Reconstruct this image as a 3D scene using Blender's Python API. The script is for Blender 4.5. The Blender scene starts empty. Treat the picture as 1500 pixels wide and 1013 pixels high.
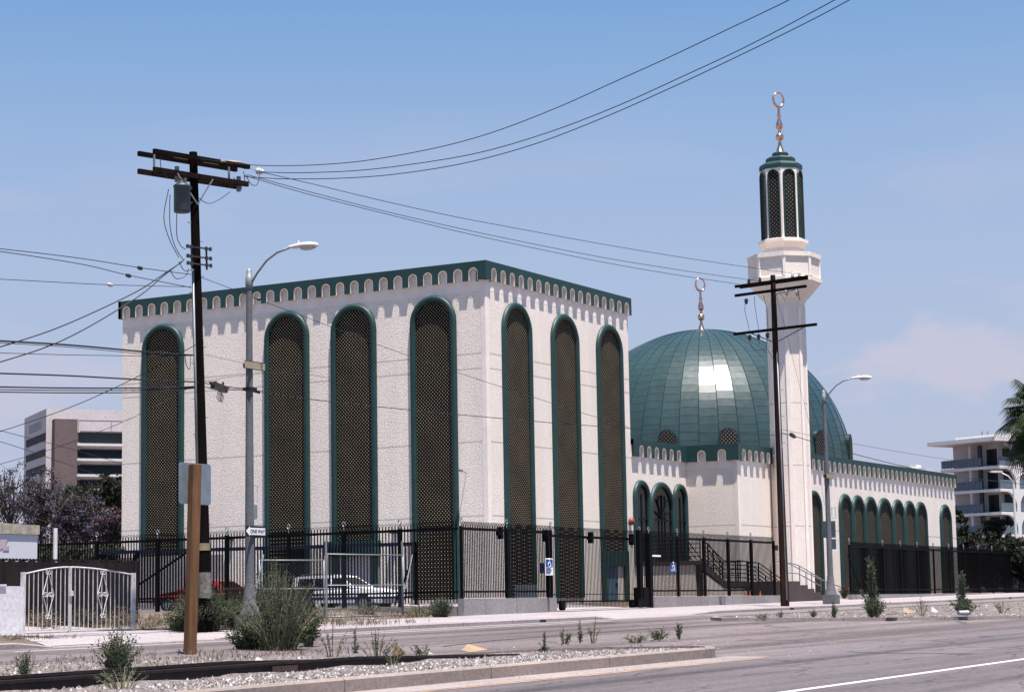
SUN_E = 5.0; SKY_S = .06; EXPO = 1.2
SKY_TINT = (.54, .83, 1.05); VEIL = (3.68, 3.82, 5.1); CLOUD = (4.9, 4.4, 5.1); CLOUD_LOC = (.3, .1, .2)
import bpy, bmesh, math, random
from math import sin, cos, pi, radians, sqrt, atan2, tan
from mathutils import Vector, Matrix
random.seed(7)
S = bpy.context.scene
C = bpy.data.collections.new("Scene objects"); S.collection.children.link(C)
V = Vector

# ------------------------------------------------------------ camera numbers
FPX = 3038.1
YAW, PIT, ROL = radians(29.8065), radians(7.1629), radians(-1.0154)
EYE = V((0, 0, 1.56))
Fw = V((cos(PIT)*cos(YAW), cos(PIT)*sin(YAW), sin(PIT)))
_rt = V((sin(YAW), -cos(YAW), 0)); _up = _rt.cross(Fw)
Rt = _rt*cos(ROL)+_up*sin(ROL); Up = _up*cos(ROL)-_rt*sin(ROL)
def ray(x, y): return Fw + Rt*((x-750)/FPX) - Up*((y-506.5)/FPX)
def onY(x, y, Y): d = ray(x, y); return EYE + d*(Y/d.y)
def onX(x, y, X): d = ray(x, y); return EYE + d*(X/d.x)
def atR(x, y, R): d = ray(x, y); return EYE + d*(R/sqrt(d.x**2+d.y**2))
def onV(x, y, p, az):
    """point on the upright plane through p that runs along azimuth az"""
    n = V((-sin(az), cos(az), 0)); d = ray(x, y)
    return EYE + d*((p-EYE).dot(n)/d.dot(n))

# ------------------------------------------------------------ the lie of the land
def prof(Y):
    pts = [(-400, 0), (19, 0), (35, .44), (40, .53), (44, .9), (47, 1.0), (900, 1.0)]
    for (a, za), (b, zb) in zip(pts, pts[1:]):
        if Y <= b: return za+(zb-za)*max(0, (Y-a))/(b-a)
    return pts[-1][1]
def gx(X): return .009*max(-120, min(240, X))
def G(X, Y):
    z = gx(X)+prof(Y)
    return z

# ------------------------------------------------------------ mesh builder
class MB:
    def __init__(s): s.v = []; s.f = []; s.m = []; s.smooth = []
    def add(s, vs, fs, mi=0, sm=False):
        o = len(s.v); s.v += [tuple(v) for v in vs]
        for f in fs: s.f.append([i+o for i in f]); s.m.append(mi); s.smooth.append(sm)
        return s
    def box(s, a, b, mi=0):
        x0, y0, z0 = [min(a[i], b[i]) for i in range(3)]; x1, y1, z1 = [max(a[i], b[i]) for i in range(3)]
        return s.add([(x0,y0,z0),(x1,y0,z0),(x1,y1,z0),(x0,y1,z0),(x0,y0,z1),(x1,y0,z1),(x1,y1,z1),(x0,y1,z1)],
            [(0,3,2,1),(4,5,6,7),(0,1,5,4),(1,2,6,5),(2,3,7,6),(3,0,4,7)], mi)
    def obox(s, c, ax, ay, az, mi=0):
        c = V(c); vs = [c+V(ax)*i+V(ay)*j+V(az)*k for k in (-1,1) for j in (-1,1) for i in (-1,1)]
        return s.add(vs, [(0,2,3,1),(4,5,7,6),(0,1,5,4),(1,3,7,5),(3,2,6,7),(2,0,4,6)], mi)
    def beam(s, p, q, w, h, mi=0, up=V((0,0,1))):
        p, q = V(p), V(q); d = (q-p); l = d.length; d.normalize()
        side = d.cross(up)
        if side.length < 1e-4: side = V((1,0,0))
        side.normalize(); u = side.cross(d)
        return s.obox((p+q)/2, d*l/2, side*w/2, u*h/2, mi)
    def cyl(s, p, q, r0, r1=None, n=12, mi=0, cap=True, sm=True):
        r1 = r0 if r1 is None else r1
        p, q = V(p), V(q); d = (q-p).normalized()
        a = d.orthogonal().normalized() if abs(d.z) < .99 else V((1,0,0)); b = d.cross(a)
        vs = [p+(a*cos(2*pi*i/n)+b*sin(2*pi*i/n))*r0 for i in range(n)]+[q+(a*cos(2*pi*i/n)+b*sin(2*pi*i/n))*r1 for i in range(n)]
        s.add(vs, [(i,(i+1)%n,n+(i+1)%n,n+i) for i in range(n)], mi, sm)
        if cap: s.add(vs, [tuple(range(n-1,-1,-1)), tuple(range(n,2*n))], mi)
        return s
    def tube(s, pts, r, n=6, mi=0, closed=False):
        pts = [V(p) for p in pts]; N = len(pts); rr = r if isinstance(r, (list,tuple)) else [r]*N
        vs = []; ref = None
        for i, p in enumerate(pts):
            if closed: t = pts[(i+1)%N]-pts[i-1]
            else: t = pts[min(i+1,N-1)]-pts[max(i-1,0)]
            t = t.normalized()
            if ref is None: ref = t.orthogonal().normalized()
            ref = (ref-t*ref.dot(t))
            ref = ref.normalized() if ref.length > 1e-5 else t.orthogonal().normalized()
            b = t.cross(ref)
            vs += [p+(ref*cos(2*pi*k/n)+b*sin(2*pi*k/n))*rr[i] for k in range(n)]
        M = N if closed else N-1
        fs = [(i*n+k, i*n+(k+1)%n, ((i+1)%N)*n+(k+1)%n, ((i+1)%N)*n+k) for i in range(M) for k in range(n)]
        if not closed: fs += [tuple(range(n-1,-1,-1)), tuple(range((N-1)*n, N*n))]
        return s.add(vs, fs, mi, n > 5)
    def lathe(s, prof_, c, n=24, mi=0, rot=0, sm=True):
        c = V(c); vs = []
        for (r, z) in prof_: vs += [c+V((r*cos(rot+2*pi*k/n), r*sin(rot+2*pi*k/n), z)) for k in range(n)]
        N = len(prof_)
        s.add(vs, [(i*n+k, i*n+(k+1)%n, (i+1)*n+(k+1)%n, (i+1)*n+k) for i in range(N-1) for k in range(n)], mi, sm)
        return s.add(vs, [tuple(range(n-1,-1,-1)), tuple(range((N-1)*n, N*n))], mi)
    def prism(s, poly, o, a, b, d, mi=0):
        """poly of (u,v) in frame o + u*a + v*b, pushed by d"""
        o, a, b, d = V(o), V(a), V(b), V(d); n = len(poly)
        vs = [o+a*u+b*v for u, v in poly]; vs += [p+d for p in vs]
        return s.add(vs, [tuple(range(n-1,-1,-1)), tuple(range(n,2*n))]+[(i,(i+1)%n,n+(i+1)%n,n+i) for i in range(n)], mi)
    def sphere(s, c, r, n=10, m=6, mi=0, sz=1):
        pr = [(max(.002, r*sin(pi*j/m)), -r*sz*cos(pi*j/m)) for j in range(m+1)]
        return s.lathe(pr, c, n, mi)

def link_mesh(name, mb, mats, parent=None, fix=True, org=None):
    me = bpy.data.meshes.new(name)
    off = parent_loc(parent) if parent else (V(org) if org is not None else V((0,0,0)))
    me.from_pydata([(v[0]-off.x, v[1]-off.y, v[2]-off.z) for v in mb.v], [], mb.f)
    for m in (mats if isinstance(mats, (list,tuple)) else [mats]): me.materials.append(m)
    me.polygons.foreach_set('material_index', mb.m); me.polygons.foreach_set('use_smooth', mb.smooth)
    me.update()
    if fix:
        bm = bmesh.new(); bm.from_mesh(me)
        bmesh.ops.recalc_face_normals(bm, faces=bm.faces); bm.to_mesh(me); bm.free()
    o = bpy.data.objects.new(name, me); C.objects.link(o)
    if parent: o.parent = parent
    elif org is not None: o.location = off
    return o
def parent_loc(p):
    l = V((0,0,0))
    while p is not None: l = l+p.location; p = p.parent
    return l
def part(name, mb, mat, parent, fix=True, label=None):
    o = link_mesh(name, mb, mat, parent, fix)
    if label: o['label'] = label
    return o
def tag(o, label=None, cat=None, group=None, kind=None):
    if label: o['label'] = label
    if cat: o['category'] = cat
    if group: o['group'] = group
    if kind: o['kind'] = kind
    return o
def thing(name, label, cat, loc, group=None):
    o = bpy.data.objects.new(name, None); C.objects.link(o); o.location = loc; o.empty_display_size = .3
    return tag(o, label, cat, group)
def solo(name, mb, mat, label, cat, group=None, fix=True, org=None):
    if org is None:
        xs = [v[0] for v in mb.v]; ys = [v[1] for v in mb.v]; zs = [v[2] for v in mb.v]
        org = ((min(xs)+max(xs))/2, (min(ys)+max(ys))/2, min(zs))
    return tag(link_mesh(name, mb, mat, None, fix, org), label, cat, group)
def struct(name, mb, mat, kind='structure', fix=True): return tag(link_mesh(name, mb, mat, None, fix), kind=kind)
def copy_tree(o, parent=None):
    c = o.copy(); C.objects.link(c); c.parent = parent
    for ch in [k for k in C.objects if k.parent == o]: copy_tree(ch, c)
    return c

# ------------------------------------------------------------ materials
class NT:
    def __init__(s, name, rough=.8, col=(.5,.5,.5), metal=0, spec=.3):
        s.m = bpy.data.materials.new(name); s.m.use_nodes = True; s.t = s.m.node_tree; s.N = s.t.nodes; s.L = s.t.links
        s.b = s.N['Principled BSDF']; s.b.inputs['Roughness'].default_value = rough
        s.b.inputs['Base Color'].default_value = (*col, 1); s.b.inputs['Metallic'].default_value = metal
        s.b.inputs['Specular IOR Level'].default_value = spec
    def n(s, t, **k):
        x = s.N.new(t)
        for a, b in k.items(): setattr(x, a, b)
        return x
    def inp(s, node, i, v):
        if hasattr(v, 'outputs'): v = v.outputs[0]
        if isinstance(v, bpy.types.NodeSocket): s.L.new(v, node.inputs[i])
        else: node.inputs[i].default_value = v
    def math(s, op, a, b=0, c=None):
        x = s.n('ShaderNodeMath', operation=op); s.inp(x, 0, a); s.inp(x, 1, b)
        if c is not None: s.inp(x, 2, c)
        return x.outputs[0]
    def pos(s): return s.n('ShaderNodeNewGeometry').outputs['Position']
    def xyz(s):
        x = s.n('ShaderNodeSeparateXYZ'); s.L.new(s.pos(), x.inputs[0]); return x.outputs
    def noise(s, scale, detail=3, vec=None, rough=.55, stretch=None):
        x = s.n('ShaderNodeTexNoise'); x.inputs['Scale'].default_value = scale; x.inputs['Detail'].default_value = detail
        x.inputs['Roughness'].default_value = rough
        v = vec or s.pos()
        if stretch:
            mp = s.n('ShaderNodeMapping'); mp.inputs['Scale'].default_value = stretch; s.L.new(v, mp.inputs[0]); v = mp.outputs[0]
        s.L.new(v, x.inputs['Vector']); return x.outputs['Fac']
    def ramp(s, fac, stops, interp='LINEAR'):
        x = s.n('ShaderNodeValToRGB'); x.color_ramp.interpolation = interp
        e = x.color_ramp.elements
        while len(e) < len(stops): e.new(.5)
        for el, (p, c) in zip(e, stops): el.position = p; el.color = (*c, 1) if len(c) == 3 else c
        s.inp(x, 0, fac); return x.outputs[0]
    def mix(s, fac, a, b, mode='MIX'):
        x = s.n('ShaderNodeMix', data_type='RGBA', blend_type=mode)
        s.inp(x, 0, fac)
        for i, v in ((6, a), (7, b)):
            if isinstance(v, tuple): x.inputs[i].default_value = (*v, 1)
            else: s.L.new(v, x.inputs[i])
        return x.outputs[2]
    def col(s, c): s.L.new(c, s.b.inputs['Base Color']); return s
    def bump(s, h, strength=.5, dist=.02):
        x = s.n('ShaderNodeBump'); x.inputs['Strength'].default_value = strength; x.inputs['Distance'].default_value = dist
        s.L.new(h, x.inputs['Height']); s.L.new(x.outputs[0], s.b.inputs['Normal']); return s

def plain(name, col, rough=.7, metal=0, var=.25, scale=3, spec=.3, bump=0, bs=20):
    t = NT(name, rough, col, metal, spec)
    f = t.noise(scale, 4)
    lo = tuple(c*(1-var) for c in col); hi = tuple(min(1, c*(1+var)) for c in col)
    t.col(t.ramp(f, [(.3, lo), (.7, hi)]))
    if bump: t.bump(t.noise(bs, 3), 1, bump)
    return t.m

def stucco(name, joints=()):
    t = NT(name, .95, spec=.1)
    big = t.noise(.9, 5, stretch=(1,1,.12)); fine = t.noise(21, 2.5, rough=.65); mid = t.noise(2.2, 3)
    base = t.ramp(big, [(.3, (.785,.695,.62)), (.7, (.86,.77,.69))])
    speck = t.ramp(fine, [(.32, (.60,.60,.62)), (.52, (1,1,1))])
    c = t.mix(.85, base, speck, 'MULTIPLY')
    c = t.mix(t.math('MULTIPLY', t.ramp(mid, [(.45,(0,0,0)),(.75,(1,1,1))]), .12), c, (.56,.49,.46))
    z = t.xyz()[2]
    if joints:
        tot = None
        for j in joints:
            d = t.math('ABSOLUTE', t.math('SUBTRACT', z, j)); m = t.math('LESS_THAN', d, .03)
            tot = m if tot is None else t.math('MAXIMUM', tot, m)
        # streaks of dirt that run down under each joint
        c = t.mix(t.math('MULTIPLY', tot, .6), c, (.33,.28,.26))
        h = t.math('SUBTRACT', fine, t.math('MULTIPLY', tot, .5))
    else: h = fine
    t.col(c); t.bump(h, 1.0, .03)
    return t.m
def lattice(name, period, dot, back, hole=.30, cf=(1, 1)):
    """dark crossed slats over a paler ground, run diagonally in the plane of the wall"""
    t = NT(name, .75, spec=.2); x = t.xyz(); u = t.math('ADD', t.math('MULTIPLY', x[0], cf[0]), t.math('MULTIPLY', x[1], cf[1]))
    a = t.math('FRACT', t.math('DIVIDE', t.math('ADD', u, x[2]), period))
    b = t.math('FRACT', t.math('DIVIDE', t.math('SUBTRACT', u, x[2]), period))
    ma = t.math('LESS_THAN', t.math('ABSOLUTE', t.math('SUBTRACT', a, .5)), hole*.5+.02)
    mb_ = t.math('LESS_THAN', t.math('ABSOLUTE', t.math('SUBTRACT', b, .5)), hole*.5+.02)
    m = t.math('MULTIPLY', ma, mb_)
    n = t.noise(.7, 3); dd = t.mix(t.ramp(n, [(.35,(0,0,0)),(.7,(1,1,1))]), dot, tuple(k*.6 for k in dot))
    t.col(t.mix(m, back, dd)); t.bump(t.math('SUBTRACT', 1, m), 1, .03)
    return t.m
M = {}
JB = (12.63, 11.97, 8.75, 5.52)
M['stucco_block'] = stucco('stucco with joints', JB)
M['stucco_hall'] = stucco('stucco hall', (5.52,))
M['stucco_tower'] = stucco('stucco tower', (12.0, 8.7, 5.5))
M['smooth_stucco'] = plain('smooth cream stucco', (.80,.71,.65), .9, var=.06, scale=1.5, bump=.006, bs=25)
M['cream_trim'] = plain('cream reveal', (.70,.62,.54), .9, var=.1, scale=6)
M['teal'] = plain('teal painted metal', (.010,.040,.040), .5, var=.14, scale=.8, spec=.4)
M['teal_frame'] = plain('teal painted window surround', (.011,.038,.036), .5, var=.2, scale=1.3, spec=.35)
M['lattice'] = lattice('window lattice', .168, (.70,.55,.33), (.0022,.0020,.0018), .275)
M['lattice_x'] = lattice('window lattice street side', .168, (.52,.40,.24), (.004,.0035,.003), .285)
M['lattice_hall'] = lattice('hall lattice', .20, (.20,.165,.11), (.012,.010,.008), .38)
_ld = {}
def lattice_dir(th):
    k = round(math.degrees(th)*4) % 720
    if k not in _ld: _ld[k] = lattice('small lattice', .22, (.20,.17,.13), (.005,.005,.006), .38, (-sin(th), cos(th)))
    return _ld[k]
M['copper'] = plain('polished copper', (.78,.42,.30), .24, metal=1, var=.12, scale=3)
M['black_iron'] = plain('black painted iron', (.0025,.0027,.0034), .55, var=.3, spec=.08)
M['white_iron'] = plain('white painted iron', (.50,.48,.48), .6, var=.22, scale=5)
def concrete(name, col, joint=0, axis=0, bump=.01, var=.16):
    t = NT(name, .9, spec=.15)
    a = t.noise(.35, 5); b = t.noise(9, 4); s_ = t.noise(1.6, 6, rough=.7)
    c = t.ramp(a, [(.3, tuple(k*(1-var) for k in col)), (.7, tuple(min(1,k*(1+var)) for k in col))])
    c = t.mix(.45, c, t.ramp(b, [(.35,(.6,.6,.6)),(.6,(1,1,1))]), 'MULTIPLY')
    c = t.mix(t.ramp(s_, [(.58,(0,0,0)),(.72,(.45,.45,.45))]), c, tuple(k*.45 for k in col))
    if joint:
        x = t.xyz()[axis]; f = t.math('FRACT', t.math('DIVIDE', x, joint)); m = t.math('LESS_THAN', f, .03/joint*1.3)
        c = t.mix(t.math('MULTIPLY', m, .7), c, (.09,.08,.075))
    t.col(c); t.bump(b, .8, bump); return t.m
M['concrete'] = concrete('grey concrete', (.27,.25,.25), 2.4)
M['kerb'] = concrete('kerb concrete', (.25,.205,.185), 4.6)
M['kerb_far'] = concrete('far kerb concrete', (.29,.25,.245), 3.2)
M['walk'] = concrete('pale sidewalk concrete', (.275,.245,.255), 1.5, var=.08)
M['apron'] = concrete('pale driveway concrete', (.275,.245,.255), 0, var=.1)
def asphalt(name, col, crack=True, tint=(1,1,1)):
    t = NT(name, .92, spec=.12)
    a = t.noise(.22, 5, stretch=(.35,1,1)); g = t.noise(38, 3, rough=.7); p = t.noise(1.1, 6, rough=.65, stretch=(.3,1,1))
    c = t.ramp(a, [(.3, tuple(k*.80 for k in col)), (.68, tuple(k*1.2 for k in col))])
    c = t.mix(.8, c, t.ramp(g, [(.32,(.5,.5,.5)),(.62,(1.25,1.22,1.22))]), 'MULTIPLY')
    c = t.mix(t.ramp(p, [(.55,(0,0,0)),(.75,(.5,.5,.5))]), c, tuple(k*.55 for k in col))
    sp_ = t.noise(7, 5, rough=.75); c = t.mix(.7, c, t.ramp(sp_, [(.35,(.68,.68,.7)),(.62,(1.22,1.2,1.2))]), 'MULTIPLY')
    bnd = t.noise(.9, 4, stretch=(.012, 1, 1)); c = t.mix(.75, c, t.ramp(bnd, [(.38,(.60,.60,.63)),(.60,(1.32,1.29,1.31))]), 'MULTIPLY')
    if crack:
        v = t.n('ShaderNodeTexVoronoi', feature='DISTANCE_TO_EDGE'); v.inputs['Scale'].default_value = .26
        mp = t.n('ShaderNodeMapping'); mp.inputs['Scale'].default_value = (.5,1.6,1)
        nz = t.n('ShaderNodeTexNoise'); nz.inputs['Scale'].default_value = .8; nz.inputs['Detail'].default_value = 4
        t.L.new(t.pos(), nz.inputs['Vector'])
        ad = t.n('ShaderNodeVectorMath', operation='MULTIPLY_ADD'); t.L.new(nz.outputs['Color'], ad.inputs[0]); ad.inputs[1].default_value = (1.6,1.6,0); t.L.new(t.pos(), ad.inputs[2])
        t.L.new(ad.outputs[0], mp.inputs[0]); t.L.new(mp.outputs[0], v.inputs['Vector'])
        c = t.mix(t.math('MULTIPLY', t.math('LESS_THAN', v.outputs['Distance'], .009), .6), c, (.035,.03,.03))
    t.col(c); t.bump(g, .6, .012); return t.m
M['asphalt'] = asphalt('worn grey asphalt', (.097,.087,.091))
M['asphalt_far'] = asphalt('dusty asphalt', (.112,.097,.097))
M['paint_white'] = plain('white road paint', (.42,.40,.40), .7, var=.12, scale=5)
M['paint_yellow'] = plain('faded yellow road paint', (.42,.25,.12), .8, var=.25, scale=4)
def gravel(name):
    t = NT(name, .95, spec=.1)
    v = t.n('ShaderNodeTexVoronoi'); v.inputs['Scale'].default_value = 14; t.L.new(t.pos(), v.inputs['Vector'])
    h = t.n('ShaderNodeRGBToBW'); t.L.new(v.outputs['Color'], h.inputs[0])
    c = t.ramp(h.outputs[0], [(.2,(.05,.042,.04)), (.5,(.14,.12,.117)), (.85,(.26,.235,.235))])
    d = t.noise(.5, 5); c = t.mix(t.ramp(d, [(.42,(0,0,0)),(.65,(.75,.75,.75))]), c, (.135,.108,.098))
    t.col(c); t.bump(v.outputs['Distance'], 1, .05); return t.m
M['gravel'] = gravel('ballast gravel')
M['stone'] = NT('loose ballast stones', .9).m
_t = NT('loose ballast stones', .9, spec=.15)
_v = _t.noise(9, 1); _t.col(_t.ramp(_v, [(.35,(.08,.07,.07)),(.5,(.21,.185,.18)),(.65,(.50,.465,.455))])); M['stone'] = _t.m
def dirt(name):
    t = NT(name, .97, spec=.05); a = t.noise(.35, 6, rough=.65); b = t.noise(11, 4)
    c = t.ramp(a, [(.32,(.085,.064,.05)), (.5,(.135,.108,.09)), (.7,(.18,.155,.14))])
    c = t.mix(.6, c, t.ramp(b, [(.3,(.55,.55,.55)),(.65,(1.1,1.1,1.1))]), 'MULTIPLY'); t.col(c); t.bump(b, .8, .03); return t.m
M['dirt'] = dirt('dry dirt')
M['ground'] = dirt('far dusty ground')
M['rail'] = plain('rusty brown rail steel', (.018,.012,.011), .6, metal=.2, var=.5, scale=6)
M['rail_top'] = plain('worn rail top', (.10,.065,.055), .45, metal=.6, var=.3, scale=4)
M['tie'] = plain('old timber tie', (.11,.075,.055), .95, var=.4, scale=8)
def wood(name, col, var=.5, s=3):
    t = NT(name, .9, spec=.06); a = t.noise(s*3, 4, stretch=(1,1,.06)); b = t.noise(s*.3, 3)
    c = t.ramp(a, [(.3, tuple(k*(1-var) for k in col)), (.7, tuple(k*(1+var) for k in col))])
    c = t.mix(t.ramp(b, [(.5,(0,0,0)),(.75,(.5,.5,.5))]), c, tuple(k*1.7 for k in col)); t.col(c); t.bump(a, .8, .015); return t.m
M['pole_wood'] = wood('dark creosoted wood', (.0055,.0034,.0034))
M['arm_wood'] = wood('dark red brown arm', (.013,.0065,.0055))
M['pole_wood_red'] = wood('weathered brown wood', (.026,.014,.011))
M['post_wood'] = wood('orange brown treated post', (.125,.066,.036), .3, 4)
M['fence_wood'] = wood('dark stained boards', (.020,.017,.017), .3)
M['galv'] = plain('galvanised steel', (.20,.22,.235), .5, metal=.35, var=.18, scale=2)
M['pole_grey'] = concrete('grey spun concrete', (.125,.13,.142), 0, bump=.004)
M['lamp_white'] = plain('pale lamp housing', (.60,.59,.58), .4, var=.08)
M['lens'] = plain('lamp lens', (.40,.42,.40), .15, var=.1)
M['alum'] = plain('sheet aluminium', (.20,.245,.28), .45, metal=.3, var=.15, scale=3)
M['porcelain'] = plain('white porcelain', (.42,.42,.42), .2, var=.1)
M['insul_dark'] = plain('dark insulator', (.04,.035,.035), .3, var=.3)
M['transformer'] = plain('blue grey transformer paint', (.045,.062,.072), .45, var=.2, scale=3)
M['wire'] = plain('black wire', (.012,.013,.017), .6, var=.1)
M['black'] = plain('black sign paint', (.012,.012,.014), .5, var=.1)
M['sign_white'] = plain('white sign face', (.78,.78,.78), .5, var=.05)
M['sign_blue'] = plain('blue sign face', (.012,.055,.24), .5, var=.1)
M['sign_tan'] = plain('tan sign edge', (.30,.25,.17), .7, var=.2)
M['yellow_tag'] = plain('faded yellow tag', (.22,.18,.11), .7, var=.2)
M['concrete_patch'] = plain('cement collar', (.15,.135,.125), .95, var=.5, scale=8)
def glass(name, col=(.006,.008,.010), rough=.12, spec=.22):
    return NT(name, rough, col, 0, spec).m
M['glass'] = glass('dark window glass')
M['far_glass'] = plain('tinted office glass', (.010,.014,.018), .5, var=.4, scale=.15, spec=.05)
M['door_blue'] = plain('blue steel door', (.07,.135,.20), .5, var=.15)
M['garage'] = plain('pale roll door', (.52,.48,.47), .7, var=.08)
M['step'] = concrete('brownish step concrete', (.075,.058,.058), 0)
M['red_plastic'] = plain('faded red bell', (.20,.06,.045), .5, var=.2)
M['orange'] = plain('orange plastic', (.35,.07,.03), .6, var=.1)
def dome_mat():
    t = NT('glazed teal dome panels', .21, (.028,.05,.053), 0, .4)
    x = t.xyz(); n = t.noise(.5, 4, stretch=(1,1,.4)); n2 = t.noise(3, 3)
    c = t.ramp(n, [(.3,(.020,.040,.041)), (.7,(.030,.055,.056))]); c = t.mix(.3, c, t.ramp(n2, [(.3,(.75,.75,.75)),(.7,(1.1,1.1,1.1))]), 'MULTIPLY')
    t.col(c); t.b.inputs['Coat Weight'].default_value = .0
    r = t.n('ShaderNodeMapRange'); t.L.new(n2, r.inputs[0]); r.inputs[3].default_value = .24; r.inputs[4].default_value = .38; t.L.new(r.outputs[0], t.b.inputs['Roughness'])
    return t.m
M['dome'] = dome_mat()
M['dome_rib'] = plain('dome seam', (.008,.026,.030), .4, var=.1)
def leaf(name, lo, hi, scale=2.5, tr=.25):
    t = NT(name, .7, spec=.2); n = t.noise(scale, 3)
    c = t.ramp(n, [(.32, lo), (.68, hi)]); t.col(c)
    tl = t.n('ShaderNodeBsdfTranslucent'); t.L.new(c, tl.inputs[0]); mx = t.n('ShaderNodeMixShader'); mx.inputs[0].default_value = tr
    t.L.new(t.b.outputs[0], mx.inputs[1]); t.L.new(tl.outputs[0], mx.inputs[2]); t.L.new(mx.outputs[0], t.N['Material Output'].inputs[0])
    return t.m
M['weed'] = leaf('grey green weed leaves', (.024,.039,.023), (.068,.090,.052), 4)
M['weed_dark'] = leaf('dark weed leaves', (.024,.037,.022), (.068,.085,.050), 4)
M['weed_pale'] = leaf('pale sage weed leaves', (.045,.068,.042), (.098,.130,.085), 5)
M['flower_yellow'] = leaf('yellow green mustard', (.06,.07,.025), (.16,.15,.045), 5)
M['stem'] = plain('dry stems', (.17,.15,.09), .9, var=.3)
M['straw'] = leaf('dry straw', (.11,.08,.05), (.20,.155,.105), 5)
M['hedge'] = leaf('dark hedge leaves', (.006,.011,.007), (.020,.030,.015), 1.2)
M['tree_dark'] = leaf('dark olive leaves', (.009,.013,.007), (.030,.032,.014), 1.0)
M['jaca'] = leaf('violet jacaranda bloom', (.038,.033,.050), (.095,.083,.128), 1.5)
M['jaca_leaf'] = leaf('dull jacaranda twigs', (.028,.024,.025), (.065,.058,.052), 1.5)
M['bougain'] = leaf('dusty pink bloom', (.060,.036,.045), (.13,.078,.082), 1.5)
M['bark'] = plain('grey bark', (.07,.055,.05), .95, var=.3, scale=6)
M['palm'] = leaf('palm frond green', (.011,.020,.008), (.045,.058,.018), 1.5)
M['palm_dead'] = leaf('yellowed palm frond', (.08,.05,.018), (.18,.125,.04), 1.5)
M['white_wall'] = concrete('white painted block', (.62,.60,.63), 0, bump=.006, var=.05)
M['trailer'] = plain('white trailer side', (.56,.56,.62), .6, var=.05)
M['trailer_tan'] = plain('dirty tan trailer roof', (.34,.31,.25), .8, var=.35, scale=4)
M['office'] = concrete('pale office concrete', (.56,.51,.52), 0, bump=.005, var=.06)
M['office_brown'] = concrete('brown office tile', (.15,.112,.112), 0, bump=.005, var=.1)
M['ledge'] = plain('bright sill', (.60,.58,.60), .7, var=.05)
M['apt'] = concrete('pale apartment stucco', (.52,.49,.51), 0, bump=.005, var=.05)
M['apt_white'] = plain('white balcony edge', (.62,.60,.60), .7, var=.05)
M['apt_rail'] = plain('blue grey balcony screen', (.10,.13,.16), .6, var=.15)
M['apt_dark'] = plain('dark doorway', (.016,.018,.022), .5, var=.2)
M['roof'] = plain('flat roof gravel', (.25,.24,.235), .95, var=.15)
M['mesh_dark'] = plain('dark mesh lining', (.0018,.0019,.002), .9, var=.3, spec=.03)
# ============================================================ THE SETTING
def strip(X0, X1, pr, mb=None, nx=1, mi=0):
    mb = mb or MB(); n = len(pr); vs = []
    for i in range(nx+1):
        X = X0+(X1-X0)*i/nx
        vs += [(X, y, gx(X)+z) for y, z in pr]
    return mb.add(vs, [(i*n+j, i*n+j+1, (i+1)*n+j+1, (i+1)*n+j) for i in range(nx) for j in range(n-1)], mi)
ys = [-3000, -400, -60, 19, 35, 40, 44, 47, 120, 400, 900, 6000]
xs = [-3000, -600, -120, 0, 120, 240, 700, 6000]
g = MB(); g.add([(x, y, G(x, y)-.05-(.35 if 16 < y < 38 else 0)) for x in xs for y in ys], [(i*len(ys)+j, (i+1)*len(ys)+j, (i+1)*len(ys)+j+1, i*len(ys)+j+1) for i in range(len(xs)-1) for j in range(len(ys)-1)])
struct('ground', g, M['ground'], fix=False)
struct('road', strip(-110, 235, [(-16, 0), (19.3, 0)]), M['asphalt'], fix=False)
struct('gutter', strip(-40, 42.6, [(18.0, .004), (19.02, .012)]), concrete('concrete gutter', (.24,.205,.20), 4.6, var=.1), fix=False)
struct('side_road', strip(-110, 235, [(19.3, .0), (19.31, prof(19.31)), (35.05, prof(35.05))]), M['asphalt_far'], fix=False)
struct('parking_lot', strip(67.0, 77.7, [(41, G(0,41)+.02), (44, .9+.02), (47, 1.02), (78, 1.02)]), M['asphalt_far'], fix=False)
struct('dirt_lot', strip(20, 66.0, [(39.2, .66), (40.5, .70), (44, .91), (47, 1.01), (80, 1.01)]), M['dirt'], fix=False)
# white lane line and the yellow line beside the kerb
struct('road_marking', strip(-40, 235, [(11.76, .005), (11.97, .005)]), M['paint_white'], fix=False)
mk = MB(); 
for i in range(60):
    X = -20+i*1.03; w = .05+.012*sin(i*1.7)
    mk.add([(X, 17.86-w, gx(X)+.005), (X+1.03, 17.86-w, gx(X+1.03)+.005), (X+1.03, 17.86+w, gx(X+1.03)+.005), (X, 17.86+w, gx(X)+.005)], [(0,1,2,3)])
struct('road_marking', mk, M['paint_yellow'], fix=False)
struct('road_marking', strip(36, 66, [(33.85, prof(33.85)+.006), (33.98, prof(33.98)+.006)]), M['paint_white'], fix=False)
struct('road_marking', strip(74, 200, [(33.95, prof(33.95)+.006), (34.06, prof(34.06)+.006)]), M['paint_white'], fix=False)
tl = MB()
pp = [(44, 27.3), (48, 28.2), (53, 28.6), (60, 29.0), (66, 28.6), (74, 27.4), (84, 25.9)]
for (a, b), (c, d) in zip(pp, pp[1:]):
    tl.add([(a, b-.05, G(a, b-.05)+.007), (c, d-.05, G(c, d-.05)+.007), (c, d+.05, G(c, d+.05)+.007), (a, b+.05, G(a, b+.05)+.007)], [(0,1,2,3)])
struct('road_seam', tl, plain('tar', (.03,.027,.028), .8), fix=False)
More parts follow.
